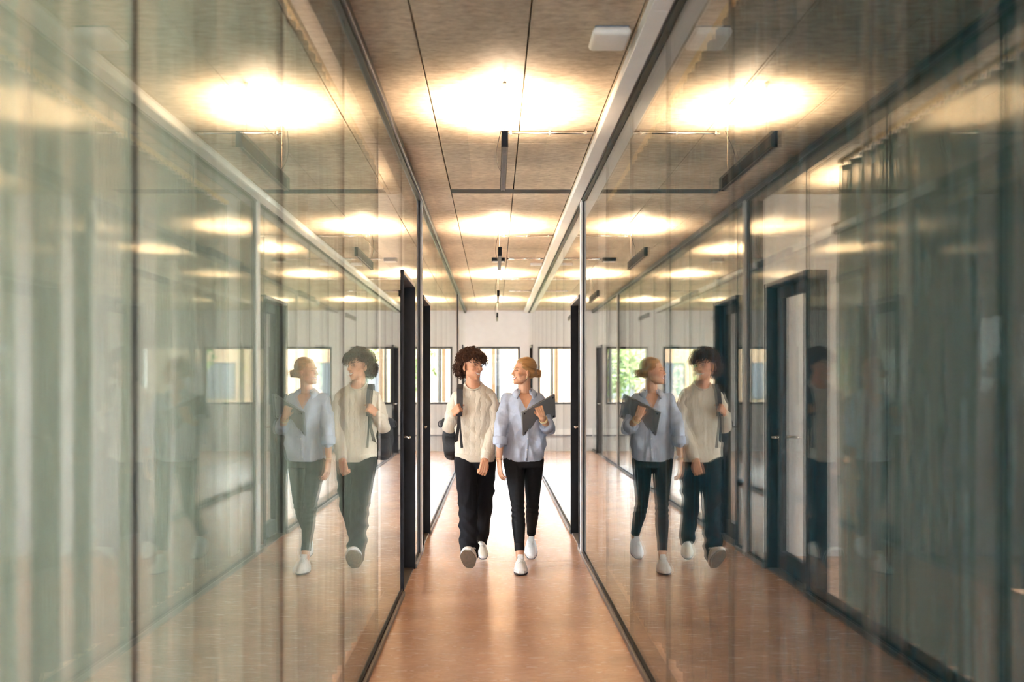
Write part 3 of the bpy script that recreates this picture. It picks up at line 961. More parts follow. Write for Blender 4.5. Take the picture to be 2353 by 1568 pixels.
def hand(mb, wrist, u, pn, side, curl=(0.35, 0.45, 0.35), thumb_in=0.3, s=1.0, spread=0.05, base_curl=0.0):
    """u fingers' direction, pn out of the palm, side=+1 thumb on u x pn side"""
    u = Vector(u).normalized(); pn = Vector(pn); pn = (pn - u * pn.dot(u)).normalized()
    t = u.cross(pn) * side                       # towards the thumb
    W = Vector(wrist)
    # palm
    L = 0.088 * s
    for q in (-0.028, -0.009, 0.010, 0.027):
        mb.caps(W + t * (q * 0.7 * s), W + u * L + t * (q * s), 0.0140 * s, 0.0110 * s)
    mb.caps(W + u * 0.02 * s + t * 0.018 * s + pn * 0.006 * s, W + u * 0.05 * s + t * 0.028 * s + pn * 0.008 * s, 0.015 * s, 0.013 * s)
    tips = []
    for i, (q, ln) in enumerate(((0.029, 0.92), (0.0095, 1.0), (-0.0100, 0.94), (-0.0290, 0.75))):
        p = W + u * L + t * (q * s)
        ang = base_curl
        segs = (0.042 * ln * s, 0.027 * ln * s, 0.021 * ln * s)
        rads = (0.0088 * s, 0.0080 * s, 0.0074 * s, 0.0066 * s)
        lat = t * (math.copysign(spread, q) * abs(q) / 0.03)
        for j in range(3):
            ang += curl[j] * (1 + 0.08 * i)
            d = (u * math.cos(ang) + pn * math.sin(ang) + lat).normalized()
            p2 = p + d * segs[j]
            mb.caps(p, p2, rads[j], rads[j + 1], 10)
            p = p2
        tips.append(p)
    p = W + u * 0.030 * s + t * 0.030 * s + pn * 0.006 * s
    d = (u * 0.75 + t * (0.65 - thumb_in) + pn * (0.25 + thumb_in)).normalized()
    for j, (ln, r0, r1) in enumerate(((0.036, 0.0115, 0.0100), (0.030, 0.0100, 0.0090), (0.024, 0.0090, 0.0075))):
        p2 = p + d * ln * s
        mb.caps(p, p2, r0 * s, r1 * s, 10)
        p = p2
        d = (d + u * 0.25 - t * (0.25 * (1 + thumb_in)) + pn * 0.10 * thumb_in).normalized()
    return tips

def folds(me, amp, comps, mask=None):
    """cloth creases: sums of ridged waves along given directions"""
    co, no = get_co(me), get_no(me)
    h = np.zeros(len(co))
    for (kx, ky, kz), ph, a, wx in comps:
        q = co[:, 0] * kx + co[:, 1] * ky + co[:, 2] * kz + ph + wx * np.sin(co[:, 2] * 9 + co[:, 0] * 13)
        h += a * (1 - 2 * np.abs(np.sin(q))) if a > 0 else (-a) * np.sin(q)
    if mask is not None: h = h * mask(co)
    set_co(me, co + no * (h * amp)[:, None])

def smoothed(me, it=3, fac=0.5):
    o = bpy.data.objects.new('tmp', me); COL.objects.link(o)
    s = o.modifiers.new('s', 'SMOOTH'); s.factor = fac; s.iterations = it
    dg = bpy.context.evaluated_depsgraph_get()
    out = bpy.data.meshes.new_from_object(o.evaluated_get(dg), depsgraph=dg)
    bpy.data.objects.remove(o)
    return out

def shift(me, off):
    co = get_co(me); set_co(me, co - np.array(off, dtype=np.float32)); return me

def shoe(root, off, heel, direction, up, length, upper_mat, sole_mat, side_mat, laces=True, w=1.0):
    """heel point on the sole underside, direction heel->toe, up = out of the shoe top"""
    f = Vector(direction).normalized(); u = Vector(up); u = (u - f * u.dot(f)).normalized(); r = f.cross(u)
    Hh = Vector(heel); Ls = length
    def pt(a, b, c): return Hh + f * (a * Ls) + r * (b * w) + u * c
    def outline(n=28, g=0.0):
        o = []
        for i in range(n):
            t = 2 * math.pi * i / n
            a = 0.5 - 0.5 * math.cos(t)
            wd = 0.034 + 0.014 * math.sin(math.pi * min(1, a * 1.05)) + 0.006 * math.exp(-((a - 0.70) / 0.2) ** 2)
            env = math.sin(t)
            env = math.copysign(min(1.0, abs(env) ** 0.42), env)
            o.append((a * (1 + 2 * g) - g, env * (wd + g * Ls)))
        return o
    ol = outline()
    base = [[pt(a, b, z) for a, b in ol] for z in (0.0, 0.010)]
    outsole = MB().rings(base).build('outsole', sole_mat, None, False, off)
    mid = MB().rings([[pt(0.5 + (a - 0.5) * k, b * k, z) for a, b in ol] for z, k in ((0.010, 1.0), (0.014, 1.03), (0.028, 1.02), (0.032, 0.98))]).build('midsole', side_mat, None, False, off)
    up_ = MB()
    rings = []
    for i in range(15):
        a = 0.01 + 0.975 * i / 14
        wd = (0.034 + 0.014 * math.sin(math.pi * min(1, a * 1.05)) + 0.006 * math.exp(-((a - 0.70) / 0.2) ** 2)) * 0.97
        if a < 0.1: wd *= 0.55 + 0.45 * math.sqrt(a / 0.1)
        if a > 0.82: wd *= max(0.05, 1 - ((a - 0.82) / 0.18) ** 3) ** 0.5
        hgt = np.interp(a, [0, 0.08, 0.25, 0.42, 0.6, 0.8, 0.92, 1.0], [0.080, 0.100, 0.102, 0.114, 0.088, 0.064, 0.050, 0.03])
        ring = []
        for k in range(16):
            t = math.pi * k / 15
            ring.append(pt(a, -wd * math.cos(t) * (1 - 0.25 * math.sin(t)), 0.026 + (hgt - 0.026) * math.sin(t) ** 0.8))
        rings.append(ring)
    up_.rings(rings)
    s = up_.build('shoe', upper_mat, root, True, off)
    outsole.parent = s; mid.parent = s
    if laces:
        lb = MB()
        for i in range(5):
            a = 0.44 + 0.055 * i
            h = float(np.interp(a, [0.42, 0.6, 0.8], [0.114, 0.088, 0.064])) + 0.003
            lb.tube([pt(a, -0.021, h - 0.010), pt(a + 0.012, 0, h + 0.002), pt(a, 0.021, h - 0.010)], 0.0028, 6)
        for sg in (-1, 1):
            lb.tube([pt(0.44, 0, 0.114), pt(0.43, sg * 0.018, 0.122), pt(0.46, sg * 0.03, 0.108), pt(0.45, sg * 0.004, 0.114)], 0.0022, 6)
        l = lb.build('laces', side_mat, s, True, off)
    tongue = MB().tube([pt(0.50, 0, 0.100), pt(0.41, 0, 0.120), pt(0.375, 0, 0.134)], [0.022, 0.024, 0.020], 12, flat=(1, 0.22)).build('tongue', upper_mat, s, True, off)
    return s

# ================================================================== man in the cream sweater
mo = Vector((-0.155, 8.18, 0.0))
man = empty('person', mo)
tag(man, 'person with dark curly hair, cream cable-knit sweater and black trousers, walking with a backpack', 'person')
MHC = Vector((-0.180, 8.115, 1.630))
MH = head_matrix(MHC, R(43), R(3), R(7), 0.955)
m_sh_a, m_el_a, m_wr_a = Vector((-0.318, 8.19, 1.378)), Vector((-0.372, 8.24, 1.125)), Vector((-0.338, 8.055, 1.235))     # holds the strap
m_sh_b, m_el_b, m_wr_b = Vector((-0.016, 8.16, 1.378)), Vector((-0.006, 8.13, 1.110)), Vector((-0.072, 7.96, 0.880))     # swings forward
m_hip_a, m_kn_a, m_an_a = Vector((-0.235, 8.17, 0.90)), Vector((-0.212, 7.99, 0.50)), Vector((-0.197, 7.86, 0.13))
m_hip_b, m_kn_b, m_an_b = Vector((-0.080, 8.19, 0.90)), Vector((-0.085, 8.20, 0.50)), Vector((-0.122, 8.56, 0.135))

b = MB()
head_shapes(b, MH)
b.caps((-0.172, 8.175, 1.40), MHC + Vector((-0.002, 0.028, -0.05)), 0.060, 0.054)
b.slab_rings([(-0.160, 8.18, 0.86, 0.14, 0.095), (-0.160, 8.18, 1.05, 0.135, 0.09), (-0.160, 8.18, 1.25, 0.150, 0.098),
              (-0.160, 8.18, 1.37, 0.14, 0.088), (-0.166, 8.180, 1.43, 0.100, 0.076), (-0.170, 8.180, 1.475, 0.055, 0.055)])
b.chain([m_sh_a + Vector((0.02, 0, -0.015)), m_el_a, m_wr_a], [0.040, 0.036, 0.027])
b.chain([m_sh_b + Vector((-0.02, 0, -0.015)), m_el_b, m_wr_b], [0.040, 0.036, 0.027])
b.chain([m_hip_a, m_kn_a, m_an_a], [0.085, 0.055, 0.040])
b.chain([m_hip_b, m_kn_b, m_an_b], [0.085, 0.055, 0.040])
b.caps(m_an_a, m_an_a + Vector((0, -0.11, 0.03)), 0.033, 0.020)
b.caps(m_an_b, m_an_b + Vector((0, -0.10, -0.07)), 0.033, 0.020)
# strap hand: fist around the strap, back of the hand outwards
strap_c = Vector((-0.292, 8.000, 1.29))
gu = Vector((0.60, -0.25, 0.62))
hand(b, m_wr_a + Vector((0.002, -0.006, 0.006)), (0.50, -0.55, 0.52), (0.75, 0.62, 0.02), 1, (1.15, 1.2, 0.8), 0.5, 0.98, 0.0, 0.3)
# loose fist hanging forward
hand(b, m_wr_b + Vector((-0.004, -0.006, -0.012)), (-0.18, -0.10, -0.97), (-0.25, 0.95, 0.0), 1, (0.75, 1.0, 0.7), 0.35, 1.0, 0.0, 0.1)
man_me = remesh(b, 0.0036, 3, 0.5)
man_me = smooth_near(man_me, MHC, 0.15, 7)
sculpt(man_me, MH, FACE_STROKES)
skin_m = (0.55, 0.275, 0.155)
sp = []
for s in (-1, 1):
    sp += [(MH @ Vector((s * 0.045, -0.07, -0.026)), 0.022, (0.60, 0.25, 0.15), 0.45), (MH @ Vector((s * 0.08, 0.012, -0.01)), 0.03, (0.57, 0.23, 0.13), 0.4)]
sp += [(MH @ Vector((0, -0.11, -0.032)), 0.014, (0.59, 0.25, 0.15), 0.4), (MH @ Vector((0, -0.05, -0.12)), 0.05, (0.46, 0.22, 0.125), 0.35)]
tint(man_me, skin_m, sp)
face_parts(man, mo, man_me, MH, M_BROWM)
shift(man_me, mo)
mesh_obj('body', man_me, M_SKIN, man, True)

# sweater
sw = MB()
sw.slab_rings([(-0.158, 8.18, 0.862, 0.158, 0.120), (-0.158, 8.18, 0.93, 0.168, 0.134), (-0.158, 8.18, 1.05, 0.168, 0.132), (-0.158, 8.18, 1.20, 0.168, 0.130),
               (-0.160, 8.18, 1.32, 0.170, 0.122), (-0.162, 8.182, 1.38, 0.178, 0.106), (-0.164, 8.184, 1.420, 0.158, 0.094), (-0.168, 8.186, 1.452, 0.116, 0.084), (-0.172, 8.188, 1.480, 0.080, 0.074), (-0.172, 8.192, 1.500, 0.064, 0.060)], p=2.1)
sme = remesh(sw, 0.0065, 5)
folds(sme, 1.0, [((18, 0, 22), 0.3, 0.0035, 0.8), ((-30, 6, 17), 1.1, 0.0028, 0.9), ((6, 0, 47), 2.0, -0.0022, 0.6)], lambda c: np.clip((c[:, 2] - 0.92) / 0.1, 0.0, 1.0))
sme = smoothed(sme, 2)
NX, NZ, NA, NB = -0.172, 1.487, 0.067, 0.055
sb_ = BVHTree.FromPolygons([v.co.copy() for v in sme.vertices], [tuple(p.vertices) for p in sme.polygons])
neck_pts = []
for i in range(48):
    t = 2 * math.pi * i / 48
    x_, s_ = NX + NA * math.cos(t), math.sin(t)
    if s_ <= 0:
        z_ = NZ + NB * s_
        h_ = sb_.ray_cast(Vector((x_, 7.5, z_)), Vector((0, 1, 0)), 2.0)
        y_ = min(h_[0].y if h_[0] is not None else 8.17, 8.175)
        neck_pts.append(Vector((x_, y_ - 0.001, z_)))
    else:
        neck_pts.append(Vector((x_, 8.175 + 0.072 * s_, NZ + 0.016 * s_)))
bm = bmesh.new(); bm.from_mesh(sme)
def in_neck(p):
    if p.z > NZ - 0.002: return True
    return p.y < 8.17 and ((p.x - NX) / NA) ** 2 + ((p.z - NZ) / NB) ** 2 < 1.0
bmesh.ops.delete(bm, geom=[f for f in bm.faces if in_neck(f.calc_center_median())], context='FACES')
bm.to_mesh(sme); bm.free()
shift(sme, mo)
swo = mesh_obj('sweater', sme, M_KNIT, man, True)
for sh_, el_, wr_, o_, cf in ((m_sh_a, m_el_a, m_wr_a, 0.015, 0.06), (m_sh_b, m_el_b, m_wr_b, -0.015, 0.10)):
    sv = MB()
    sv.chain([sh_ + Vector((o_ * 0.8, 0, -0.006)), sh_.lerp(el_, 0.35), sh_.lerp(el_, 0.7), el_, el_.lerp(wr_, 0.55), wr_.lerp(el_, cf)], [0.052, 0.057, 0.059, 0.058, 0.056, 0.045], 20)
    svm = remesh(sv, 0.0065, 5)
    folds(svm, 1.0, [((9, 7, 23), 0.3, 0.0035, 1.2), ((-26, 12, 17), 1.1, 0.0025, 0.9)])
    svm = smoothed(svm, 2); shift(svm, mo)
    mesh_obj('sleeve', svm, M_KNIT, swo, True)
# ribbed neckline, hem and cuffs
def torus_ring(c, ax, rx, ry, r, rot=0.0, n=40, m=10, flat=(1, 1)):
    ax = Vector(ax).normalized()
    e1 = ax.orthogonal().normalized() if abs(ax.x) > 0.9 else (Vector((1, 0, 0)) - ax * ax.x).normalized()
    e2 = ax.cross(e1)
    pts = [Vector(c) + e1 * (rx * math.cos(2 * math.pi * i / n)) + e2 * (ry * math.sin(2 * math.pi * i / n)) for i in range(n)]
    mb = MB(); rings = []
    for i in range(n):
        t = (pts[(i + 1) % n] - pts[i - 1]).normalized(); q = t.cross(ax)
        rings.append([pts[i] + q * (r * flat[0] * math.cos(2 * math.pi * k / m)) + ax * (r * flat[1] * math.sin(2 * math.pi * k / m)) for k in range(m)])
    v = [p for rr in rings for p in rr]; f = []
    for i in range(n):
        for k in range(m):
            j = (i + 1) % n
            f.append((i * m + k, i * m + (k + 1) % m, j * m + (k + 1) % m, j * m + k))
    mb.add(v, f)
    return mb
MB().tube(neck_pts + neck_pts[:2], 0.0065, 8, False, flat=(1.0, 1.3)).build('neck_rib', M_RIB, swo, True, mo)
hm = MB().slab_rings([(-0.158, 8.18, 0.845, 0.158, 0.118), (-0.158, 8.18, 0.848, 0.163, 0.123), (-0.158, 8.18, 0.90, 0.168, 0.127), (-0.158, 8.18, 0.915, 0.168, 0.126)], n=64, p=2.3)
hm.build('hem_rib', M_RIB, swo, True, mo)
for w_, e_ in ((m_wr_a, m_el_a), (m_wr_b, m_el_b)):
    d_ = (w_ - e_).normalized()
    MB().tube([w_ - d_ * 0.060, w_ - d_ * 0.045, w_ - d_ * 0.015, w_ - d_ * 0.0, w_ + d_ * 0.006], [0.043, 0.0455, 0.043, 0.040, 0.034], 20).build('cuff_rib', M_RIB, swo, True, mo)

# trousers
tr_ = MB()
tr_.slab_rings([(-0.158, 8.18, 0.78, 0.158, 0.115), (-0.158, 8.18, 0.92, 0.150, 0.112)])
a_end = m_an_a + (m_an_a - m_kn_a).normalized() * -0.005
tr_.chain([m_hip_a + Vector((0.0, 0, -0.04)), m_hip_a.lerp(m_kn_a, 0.5), m_kn_a, m_kn_a.lerp(a_end, 0.6), a_end], [0.098, 0.090, 0.080, 0.078, 0.078])
b_end = m_an_b + (m_kn_b - m_an_b).normalized() * 0.03
tr_.chain([m_hip_b + Vector((0.0, 0, -0.04)), m_hip_b.lerp(m_kn_b, 0.5), m_kn_b, m_kn_b.lerp(b_end, 0.6), b_end], [0.098, 0.090, 0.078, 0.075, 0.072])
tme = remesh(tr_, 0.007, 4)
folds(tme, 1.0, [((16, 12, 21), 0.2, 0.0045, 1.6), ((-28, 5, 16), 0.9, 0.004, 1.4), ((10, 4, 39), 2.2, -0.002, 0.9)], lambda c: np.clip((0.85 - c[:, 2]) / 0.3, 0.15, 1.0))
tme = smoothed(tme, 2)
shift(tme, mo)
tro = mesh_obj('trousers', tme, M_TROUS, man, True)
MB().tube([Vector((-0.158 + 0.152 * math.cos(t), 8.18 + 0.114 * math.sin(t), 0.865)) for t in [i * math.pi / 12 for i in range(25)]], 0.006, 8).build('waistband', M_TROUS, tro, True, mo)

# shoes: front foot on its heel with the sole showing, rear foot on its toes
shoe(man, mo, (-0.200, 7.845, 0.028), (-0.02, -0.80, 0.60), (0.20, 0.58, 0.79), 0.295, M_SHOE2, M_SOLE, M_SOLEW, w=1.22)
shoe(man, mo, (-0.130, 8.62, 0.070), (0.14, -0.96, -0.22), (0, -0.22, 0.97), 0.285, M_SHOE2, M_SOLED, M_SOLEW)

# curls
def curls(root, off, HM, bvh_me_unused, count, seed):
    r = random.Random(seed)
    cap = MB()
    cap.ell(HM @ Vector((0.0, 0.030, 0.056)), (0.088, 0.092, 0.082), HM.to_3x3(), 24, 16)
    cap.ell(HM @ Vector((0.0, 0.070, 0.000)), (0.076, 0.052, 0.085), HM.to_3x3(), 20, 12)
    ho = MB()
    ho.v, ho.f = cap.v, cap.f
    for i in range(count):
        for _ in range(40):
            a, zz = r.uniform(0, 2 * math.pi), r.uniform(-0.85, 1.0)
            q = math.sqrt(1 - zz * zz)
            n_ = Vector((q * math.cos(a), q * math.sin(a), zz))
            # keep the face free: y negative and low
            if n_.y < -0.25 and n_.z < 0.30: continue
            if n_.y < 0.10 and n_.z < -0.10: continue
            break
        c0 = Vector((n_.x * 0.084, 0.026 + n_.y * 0.094, 0.050 + n_.z * 0.084))
        if n_.z < 0: c0.y += 0.02; c0.z -= 0.034
        ln = r.uniform(0.030, 0.082) * (1.1 if n_.z > 0.3 else 1.0) * (1.2 if n_.y < -0.1 else 1.0)
        # falls outward then down
        dirv = (n_ + Vector((r.gauss(0, 0.28), r.gauss(0, 0.28), r.gauss(0, 0.2)))).normalized()
        e1 = dirv.orthogonal().normalized(); e2 = dirv.cross(e1)
        ph, rad, turns = r.uniform(0, 6.28), r.uniform(0.006, 0.013), r.uniform(1.2, 2.3)
        pts = []
        for k in range(11):
            u = k / 10
            p = c0 + dirv * (ln * (u - 0.30 * u * u)) + Vector((0, 0, -1)) * (0.035 * u * u)
            if n_.y < -0.2: p += Vector((0, -0.014 * u, -0.028 * u * u))
            p += (e1 * math.cos(ph + u * turns * 6.28) + e2 * math.sin(ph + u * turns * 6.28)) * (rad * min(1, u * 3))
            pts.append(HM @ p)
        ho.tube(pts, [0.0036 * (1 - 0.5 * (k / 10)) for k in range(11)], 4)
    me = ho.mesh('hair', off)
    return mesh_obj('hair', me, M_HAIRM, root, True)
curls(man, mo, MH, None, 1500, 5)

# backpack on the strap-hand shoulder
bo = Vector((-0.34, 8.37, 0.86))
bp = empty('backpack', bo)
tag(bp, 'black backpack hanging from one shoulder of the person in the cream sweater', 'backpack')
q = MB()
q.slab_rings([(-0.335, 8.39, 0.845, 0.060, 0.060), (-0.335, 8.39, 0.875, 0.085, 0.085), (-0.350, 8.39, 0.99, 0.092, 0.092), (-0.350, 8.39, 1.10, 0.085, 0.085), (-0.350, 8.39, 1.16, 0.070, 0.070), (-0.345, 8.39, 1.18, 0.045, 0.045)], p=3.0)
pk = remesh(q, 0.008, 4)
folds(pk, 1.0, [((14, 10, 25), 0.5, 0.004, 0.8), ((-20, 5, 20), 0.1, 0.003, 0.5)]); pk = smoothed(pk, 2); shift(pk, bo)
body_bp = mesh_obj('bag', pk, M_PACK, bp, True)
q = MB().slab_rings([(-0.36, 8.315, 0.885, 0.050, 0.024), (-0.36, 8.305, 0.93, 0.062, 0.032), (-0.36, 8.305, 1.02, 0.062, 0.030), (-0.36, 8.32, 1.045, 0.052, 0.020)], p=3.5)
q.build('front_pocket', M_PACK, bp, True, bo)
q = MB().slab_rings([(-0.365, 8.37, 1.12, 0.088, 0.088), (-0.365, 8.37, 1.155, 0.092, 0.092), (-0.36, 8.37, 1.188, 0.078, 0.078), (-0.355, 8.37, 1.203, 0.045, 0.045)], p=3.0)
fl = q.build('top_flap', M_PACK, bp, True, bo)
torus_ring((-0.452, 8.34, 1.145), (0.2, 1, 0), 0.017, 0.026, 0.005, n=20, m=8).build('side_loop', M_STRAP, bp, True, bo)
MB().tube([(-0.405, 8.33, 1.185), (-0.385, 8.315, 1.212), (-0.355, 8.32, 1.218), (-0.33, 8.335, 1.205)], 0.011, 8, flat=(1, 0.5)).build('haul_handle', M_RIB, bp, True, bo)
# shoulder strap: over the shoulder, down the chest to the hand, then thin webbing
sp_ = [Vector((-0.272, 8.30, 1.38)), Vector((-0.276, 8.24, 1.462)), Vector((-0.280, 8.165, 1.475)), Vector((-0.281, 8.085, 1.435)), Vector((-0.279, 8.048, 1.37)), Vector((-0.279, 8.020, 1.31)), Vector((-0.281, 8.005, 1.255)), Vector((-0.284, 8.02, 1.225))]
def ribbon(pts, w, t, normal_to=None):
    rings = []
    for i, p in enumerate(pts):
        tg = (pts[min(i + 1, len(pts) - 1)] - pts[max(i - 1, 0)]).normalized()
        sx = (Vector((1, 0, 0)) - tg * tg.x).normalized(); nn = tg.cross(sx)
        wi_ = w[i] if hasattr(w, '__len__') else w
        rings.append([p + sx * (wi_ / 2) + nn * (t / 2), p - sx * (wi_ / 2) + nn * (t / 2), p - sx * (wi_ / 2) - nn * (t / 2), p + sx * (wi_ / 2) - nn * (t / 2)])
    return MB().rings(rings)
ribbon(sp_, 0.050, 0.012).build('shoulder_strap', M_STRAP, bp, False, bo)
ribbon([Vector((-0.284, 8.02, 1.24)), Vector((-0.290, 8.03, 1.14)), Vector((-0.310, 8.10, 1.02)), Vector((-0.325, 8.26, 0.93)), Vector((-0.33, 8.33, 0.90))], 0.024, 0.004).build('webbing', M_PACK, bp, False, bo)
ribbon([Vector((-0.282, 8.016, 1.24)), Vector((-0.274, 8.028, 1.12)), Vector((-0.268, 8.035, 1.03)), Vector((-0.262, 8.037, 0.965))], [0.016, 0.012, 0.018, 0.022], 0.004).build('strap_tail', M_PACK, bp, False, bo)

# ================================================================== woman in the pale blue shirt
wo_ = Vector((0.235, 8.14, 0.0))
wom = empty('person', wo_)
tag(wom, 'person with blond hair in a bun, pale blue shirt and slim black jeans', 'person')
WHC = Vector((0.236, 8.11, 1.583))
WH = head_matrix(WHC, R(-66), R(-3), R(-2), 0.92)
w_sh_a, w_el_a, w_wr_a = Vector((0.092, 8.15, 1.355)), Vector((0.052, 8.03, 1.120)), Vector((0.038, 7.98, 0.868))      # hanging arm
w_sh_b, w_el_b, w_wr_b = Vector((0.375, 8.16, 1.355)), Vector((0.440, 8.12, 1.115)), Vector((0.386, 7.955, 1.205))     # holding arm
w_hip_a, w_kn_a, w_an_a = Vector((0.158, 8.13, 0.90)), Vector((0.188, 7.985, 0.50)), Vector((0.203, 7.86, 0.095))
w_hip_b, w_kn_b, w_an_b = Vector((0.318, 8.14, 0.90)), Vector((0.315, 8.20, 0.50)), Vector((0.318, 8.60, 0.165))
b = MB()
head_shapes(b, WH, True)
b.caps((0.245, 8.155, 1.385), WHC + Vector((0.012, 0.022, -0.055)), 0.052, 0.047)
b.slab_rings([(0.238, 8.14, 0.84, 0.155, 0.095), (0.238, 8.14, 1.00, 0.125, 0.08), (0.238, 8.14, 1.16, 0.120, 0.09), (0.238, 8.135, 1.26, 0.135, 0.105),
              (0.240, 8.145, 1.345, 0.135, 0.078), (0.243, 8.152, 1.40, 0.075, 0.055)])
b.chain([w_sh_a, w_el_a, w_wr_a], [0.042, 0.036, 0.0235])
b.chain([w_el_a, w_el_a.lerp(w_wr_a, 0.3)], [0.034, 0.037])
b.chain([w_sh_b, w_el_b, w_wr_b], [0.042, 0.036, 0.0235])
b.chain([w_hip_a, w_kn_a, w_kn_a.lerp(w_an_a, 0.3), w_an_a], [0.080, 0.050, 0.050, 0.031])
b.chain([w_hip_b, w_kn_b, w_kn_b.lerp(w_an_b, 0.3), w_an_b], [0.080, 0.050, 0.050, 0.031])
b.caps(w_an_a, w_an_a + Vector((0, -0.12, -0.055)), 0.030, 0.018)
b.caps(w_an_b, w_an_b + Vector((0, -0.09, -0.095)), 0.030, 0.018)
hand(b, w_wr_a + Vector((0.001, -0.002, -0.010)), (0.07, -0.16, -0.97), (0.80, 0.45, 0.05), -1, (0.22, 0.35, 0.28), 0.15, 0.92, 0.03, 0.05)
hand(b, w_wr_b + Vector((-0.003, -0.002, 0.010)), (-0.33, -0.06, 0.92), (-0.30, 0.92, 0.02), 1, (0.95, 1.0, 0.5), 0.35, 0.92, 0.02, 0.30)
wme = remesh(b, 0.0036, 3, 0.5)
wme = smooth_near(wme, WHC, 0.145, 7)
sculpt(wme, WH, FACE_STROKES)
skin_w = (0.62, 0.34, 0.205)
sp = []
for s in (-1, 1):
    sp += [(WH @ Vector((s * 0.043, -0.068, -0.028)), 0.022, (0.66, 0.29, 0.18), 0.5), (WH @ Vector((s * 0.075, 0.012, -0.01)), 0.025, (0.62, 0.28, 0.17), 0.3)]
tint(wme, skin_w, sp)
face_parts(wom, wo_, wme, WH, M_BROWW, True)
shift(wme, wo_)
mesh_obj('body', wme, M_SKIN, wom, True)

# shirt, open at the neck
sh = MB()
sh.slab_rings([(0.235, 8.14, 0.850, 0.160, 0.115), (0.235, 8.14, 0.90, 0.172, 0.122), (0.240, 8.14, 1.00, 0.172, 0.122), (0.240, 8.14, 1.12, 0.160, 0.122),
               (0.238, 8.138, 1.24, 0.158, 0.124), (0.238, 8.145, 1.33, 0.160, 0.104), (0.240, 8.15, 1.38, 0.125, 0.085), (0.243, 8.155, 1.415, 0.078, 0.068)], p=2.3)
sh.ell((0.352, 8.12, 1.00), (0.085, 0.09, 0.10))
sh.chain([w_sh_a + Vector((0.02, 0, 0)), w_sh_a.lerp(w_el_a, 0.6), w_el_a, w_el_a.lerp(w_wr_a, 0.42)], [0.060, 0.060, 0.058, 0.052])
sh.chain([w_sh_b - Vector((0.02, 0, 0)), w_sh_b.lerp(w_el_b, 0.6), w_el_b, w_el_b.lerp(w_wr_b, 0.35)], [0.060, 0.060, 0.060, 0.054])
shm = remesh(sh, 0.006, 4)
folds(shm, 1.0, [((26, 0, 5), 0.3, 0.0060, 0.7), ((-33, 8, 12), 1.3, 0.0038, 0.8), ((12, 4, 40), 0.6, 0.0020, 1.0)], lambda c: np.clip((1.40 - c[:, 2]) / 0.15, 0.25, 1.0) * np.clip((c[:, 2] - 0.84) / 0.08, 0.25, 1.0))
shm = smoothed(shm, 2)
bm = bmesh.new(); bm.from_mesh(shm)
VX, VZ = 0.256, 1.275
for s in (-1, 1):
    g = [f for f in bm.faces if f.calc_center_median().y < 8.13 and f.calc_center_median().z > 1.26]
    g = list({e for f in g for e in f.edges} | {v for f in g for v in f.verts}) + g
    bmesh.ops.bisect_plane(bm, geom=g, plane_co=(VX, 8, VZ), plane_no=Vector((s * 1.9, 0, -1)).normalized(), dist=1e-5)
g = list(bm.verts) + list(bm.edges) + list(bm.faces)
bmesh.ops.bisect_plane(bm, geom=g, plane_co=(0, 0, 1.408), plane_no=(0, 0, 1), dist=1e-5, clear_outer=True)
def in_v(p):
    return p.y < 8.125 and (p.z - VZ) > abs(p.x - VX) * 1.9
bmesh.ops.delete(bm, geom=[f for f in bm.faces if in_v(f.calc_center_median())], context='FACES')
bm.to_mesh(shm); bm.free()
sb = BVHTree.FromPolygons([v.co.copy() for v in shm.vertices], [tuple(p.vertices) for p in shm.polygons])
def shirt_y(x, z, out=0.0):
    h_ = sb.ray_cast(Vector((x, 7.5, z)), Vector((0, 1, 0)), 2.0)
    return (h_[0].y if h_[0] is not None else 8.03) - out
shift(shm, wo_)
sho = mesh_obj('shirt', shm, M_LINEN, wom, True)
# button placket and buttons
pl = [Vector((0.258 + 0.012 * math.sin(z * 7), shirt_y(0.258, z, 0.003), z)) for z in np.linspace(1.27, 0.86, 16)]
ribbon(pl, 0.026, 0.005).build('button_placket', M_LINEN, sho, True, wo_)
for z in (1.22, 1.13, 1.04, 0.95, 0.89):
    x = 0.258 + 0.012 * math.sin(z * 7)
    MB().tube([(x, shirt_y(0.258, z, 0.010), z), (x, shirt_y(0.258, z, 0.004), z)], 0.0055, 10).build('button', M_SOLEW, sho, False, wo_)
# collar: two folded leaves and a band round the neck
MB().tube([Vector((0.248 + 0.060 * math.cos(t), 8.150 + 0.058 * math.sin(t), 1.425 + 0.012 * math.sin(t))) for t in np.linspace(R(-50), R(230), 24)], 0.004, 8, flat=(1, 4.5)).build('collar_band', M_LINEN, sho, True, wo_)
for s in (-1, 1):
    top_l, out_l = [], []
    # along the fold, from the back of the neck to the opening
    for i in range(9):
        t = i / 8
        ang = math.radians(95 - 150 * t) if s > 0 else math.radians(85 + 150 * t)
        cx_, cy_ = 0.248, 8.150
        rx_, ry_ = 0.062 + 0.004 * t, 0.060 + 0.010 * t
        fold = Vector((cx_ + rx_ * math.cos(ang), cy_ + ry_ * math.sin(ang), 1.458 - 0.020 * t - 0.030 * t * t)) + Vector((0, -0.020 * t, 0))
        wd = 0.042 + 0.022 * t ** 2
        dirv = Vector((math.cos(ang) * 0.95, math.sin(ang) * 0.95, -0.70 - 0.25 * t)).normalized()
        if t > 0.6: dirv = (dirv + Vector((s * 0.25 * (t - 0.6), 0, -0.6 * (t - 0.6)))).normalized()
        top_l.append(fold); out_l.append(fold + dirv * wd)
    rings = []
    for f_, o_ in zip(top_l, out_l):
        n_ = (o_ - f_).cross(Vector((0, 0, 1))).cross(o_ - f_).normalized() * 0.0035
        m_ = f_.lerp(o_, 0.5) + n_ * 1.5
        rings.append([f_ + n_, m_ + n_, o_ + n_, o_ - n_, m_ - n_, f_ - n_])
    MB().rings(rings).build('collar', M_LINEN, sho, True, wo_)
